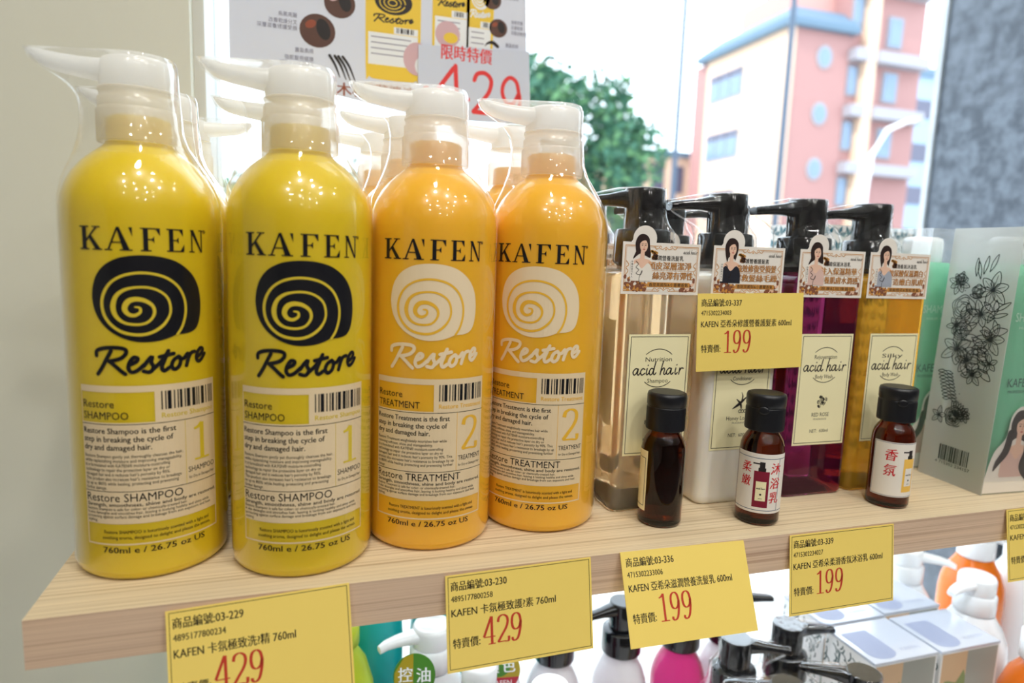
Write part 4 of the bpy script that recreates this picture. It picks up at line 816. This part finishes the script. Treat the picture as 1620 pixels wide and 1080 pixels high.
lb_ = thing('low_building', 'low pale building with arches behind the trees', 'building', (1440, 2720, -124))
part('wall', M['cream_wall'], lambda b: b.box(-150, 0, 0, 330, 300, 600), lb_); part('roof', M['roof'], lambda b: b.box(-165, -15, 600, 345, 315, 625), lb_)
for k in range(4):
    part('window', M['windark'], lambda b: b.box(-110+100*k, -5, 440, -50+100*k, 0, 560), lb_); part('window', M['windark'], lambda b: b.box(-110+100*k, -5, 200, -50+100*k, 0, 320), lb_)
bb = thing('far_building', 'distant grey blue apartment block between the pink tower and the pillar', 'building', (4350, 4000, -124))
part('wall', M['bluewall'], lambda b: b.box(0, 0, 0, 700, 400, 1560), bb); part('roof', M['roof'], lambda b: b.box(-20, -20, 1560, 720, 420, 1620), bb)
for z in (300, 620, 940, 1260): part('window_band', M['windark'], lambda b: b.box(20, -8, z, 680, 0, z+130), bb)
def tree(label, x, y, zc, rx, rz_, n, seed):
    t = thing('tree', label, 'tree', (x, y, -124), 0, 'trees across the street'); rd = random.Random(seed); b = MB(); zc += 124
    blobs = [(rd.uniform(-.75, .75)*rx, rd.uniform(-.5, .5)*rx, zc+rd.uniform(-.8, .75)*rz_, rd.uniform(.28, .5)*rx) for _ in range(16)]
    for k in range(n):
        bx, by, bz, br = rd.choice(blobs); v = Vector((rd.gauss(0, 1), rd.gauss(0, 1), rd.gauss(0, .75))).normalized()*br*rd.uniform(.55, 1.05)
        c = Vector((bx, by, bz))+v; s_ = rd.uniform(6, 13); a = Vector((rd.gauss(0, 1), rd.gauss(0, 1), rd.gauss(0, 1))).normalized(); e = a.cross(Vector((rd.random(), rd.random(), rd.random()))).normalized()
        b.add([c-a*s_, c+e*s_*.5, c+a*s_, c-e*s_*.5], [(0, 1, 2, 3)], 1 if rd.random() < .3 else 0, False)
    b.build('foliage', [M['leaf'], M['leaf2']], t)
    r = MB(); r.tube([(0, 0, 0), (4, 0, zc*.5), (0, 3, zc)], [16, 12, 6]); r.tube([(2, 0, zc*.6), (rx*.4, 0, zc)], [8, 3]); r.tube([(2, 0, zc*.65), (-rx*.4, 10, zc*1.02)], [8, 3]); r.build('trunk', M['bark'], t)
tree('large green tree behind the window right of the poster', 560, 1250, 230, 170, 170, 6500, 1); tree('low green tree seen between the second and third bottle caps', 130, 1280, 90, 130, 110, 3000, 2)
tree('low green tree seen between the first two yellow bottles', -115, 1250, 60, 110, 80, 2500, 3); tree('small green tree beside the far grey blue block', 2560, 2600, 700, 60, 160, 900, 4)
def pole(label, x, y, r, h): return tag(MB().lathe([(r*1.5, 0), (r, 60), (r*.75, h)], 16).build('street_pole', M['pole'], None, (x, y, -124)), label, 'pole', 'poles across the street')
pole('thin grey pole in front of the trees', 566, 900, 4.6, 700); pole('thin blue grey pole crossing the corner of the pink building', 762, 900, 5.6, 700)
sl = thing('street_lamp', 'pale street lamp with curved arm in front of the pink tower', 'street lamp', (1440, 1400, -124))
MB().tube([(0, 0, 0), (0, 0, 330), (10, 0, 430), (55, 0, 500), (112, 0, 524)], [9, 8, 7, 6, 5], 14).build('post', M['lampw'], sl)
hb = MB(); hb.loft([[(112+30*t, 9*math.cos(a)*s_, 526+6*t+6*math.sin(a)*s_) for a in [2*PI*k/14 for k in range(14)]] for t, s_ in ((0, .6), (.3, 1), (1, 1), (1.3, .5))]); hb.build('lamp_head', M['lampw'], sl)
cr = thing('car', 'parked blue car glimpsed low behind the pump heads', 'car', (2150, 1700, -124))
cb = MB(); cb.loft([lift(rrect(220, 85, 30), 30), lift(rrect(225, 88, 34), 60), lift(rrect(222, 86, 34), 95)]); cb.build('body', M['car'], cr)
cg = MB(); cg.loft([lift(rrect(150, 80, 30), 95.2), lift(rrect(105, 66, 26), 150)]); cg.build('cabin', M['windark'], cr)
for x in (-140, 140):
    for y in (-80, 62):
        wv = MB(); wv.lathe([(20, 0), (31, 2), (32, 16), (20, 18)], 24); wv.v = [(p[0], p[2], p[1]) for p in wv.v]; wv.build('wheel', M['dark'], cr, (x, y, 32))
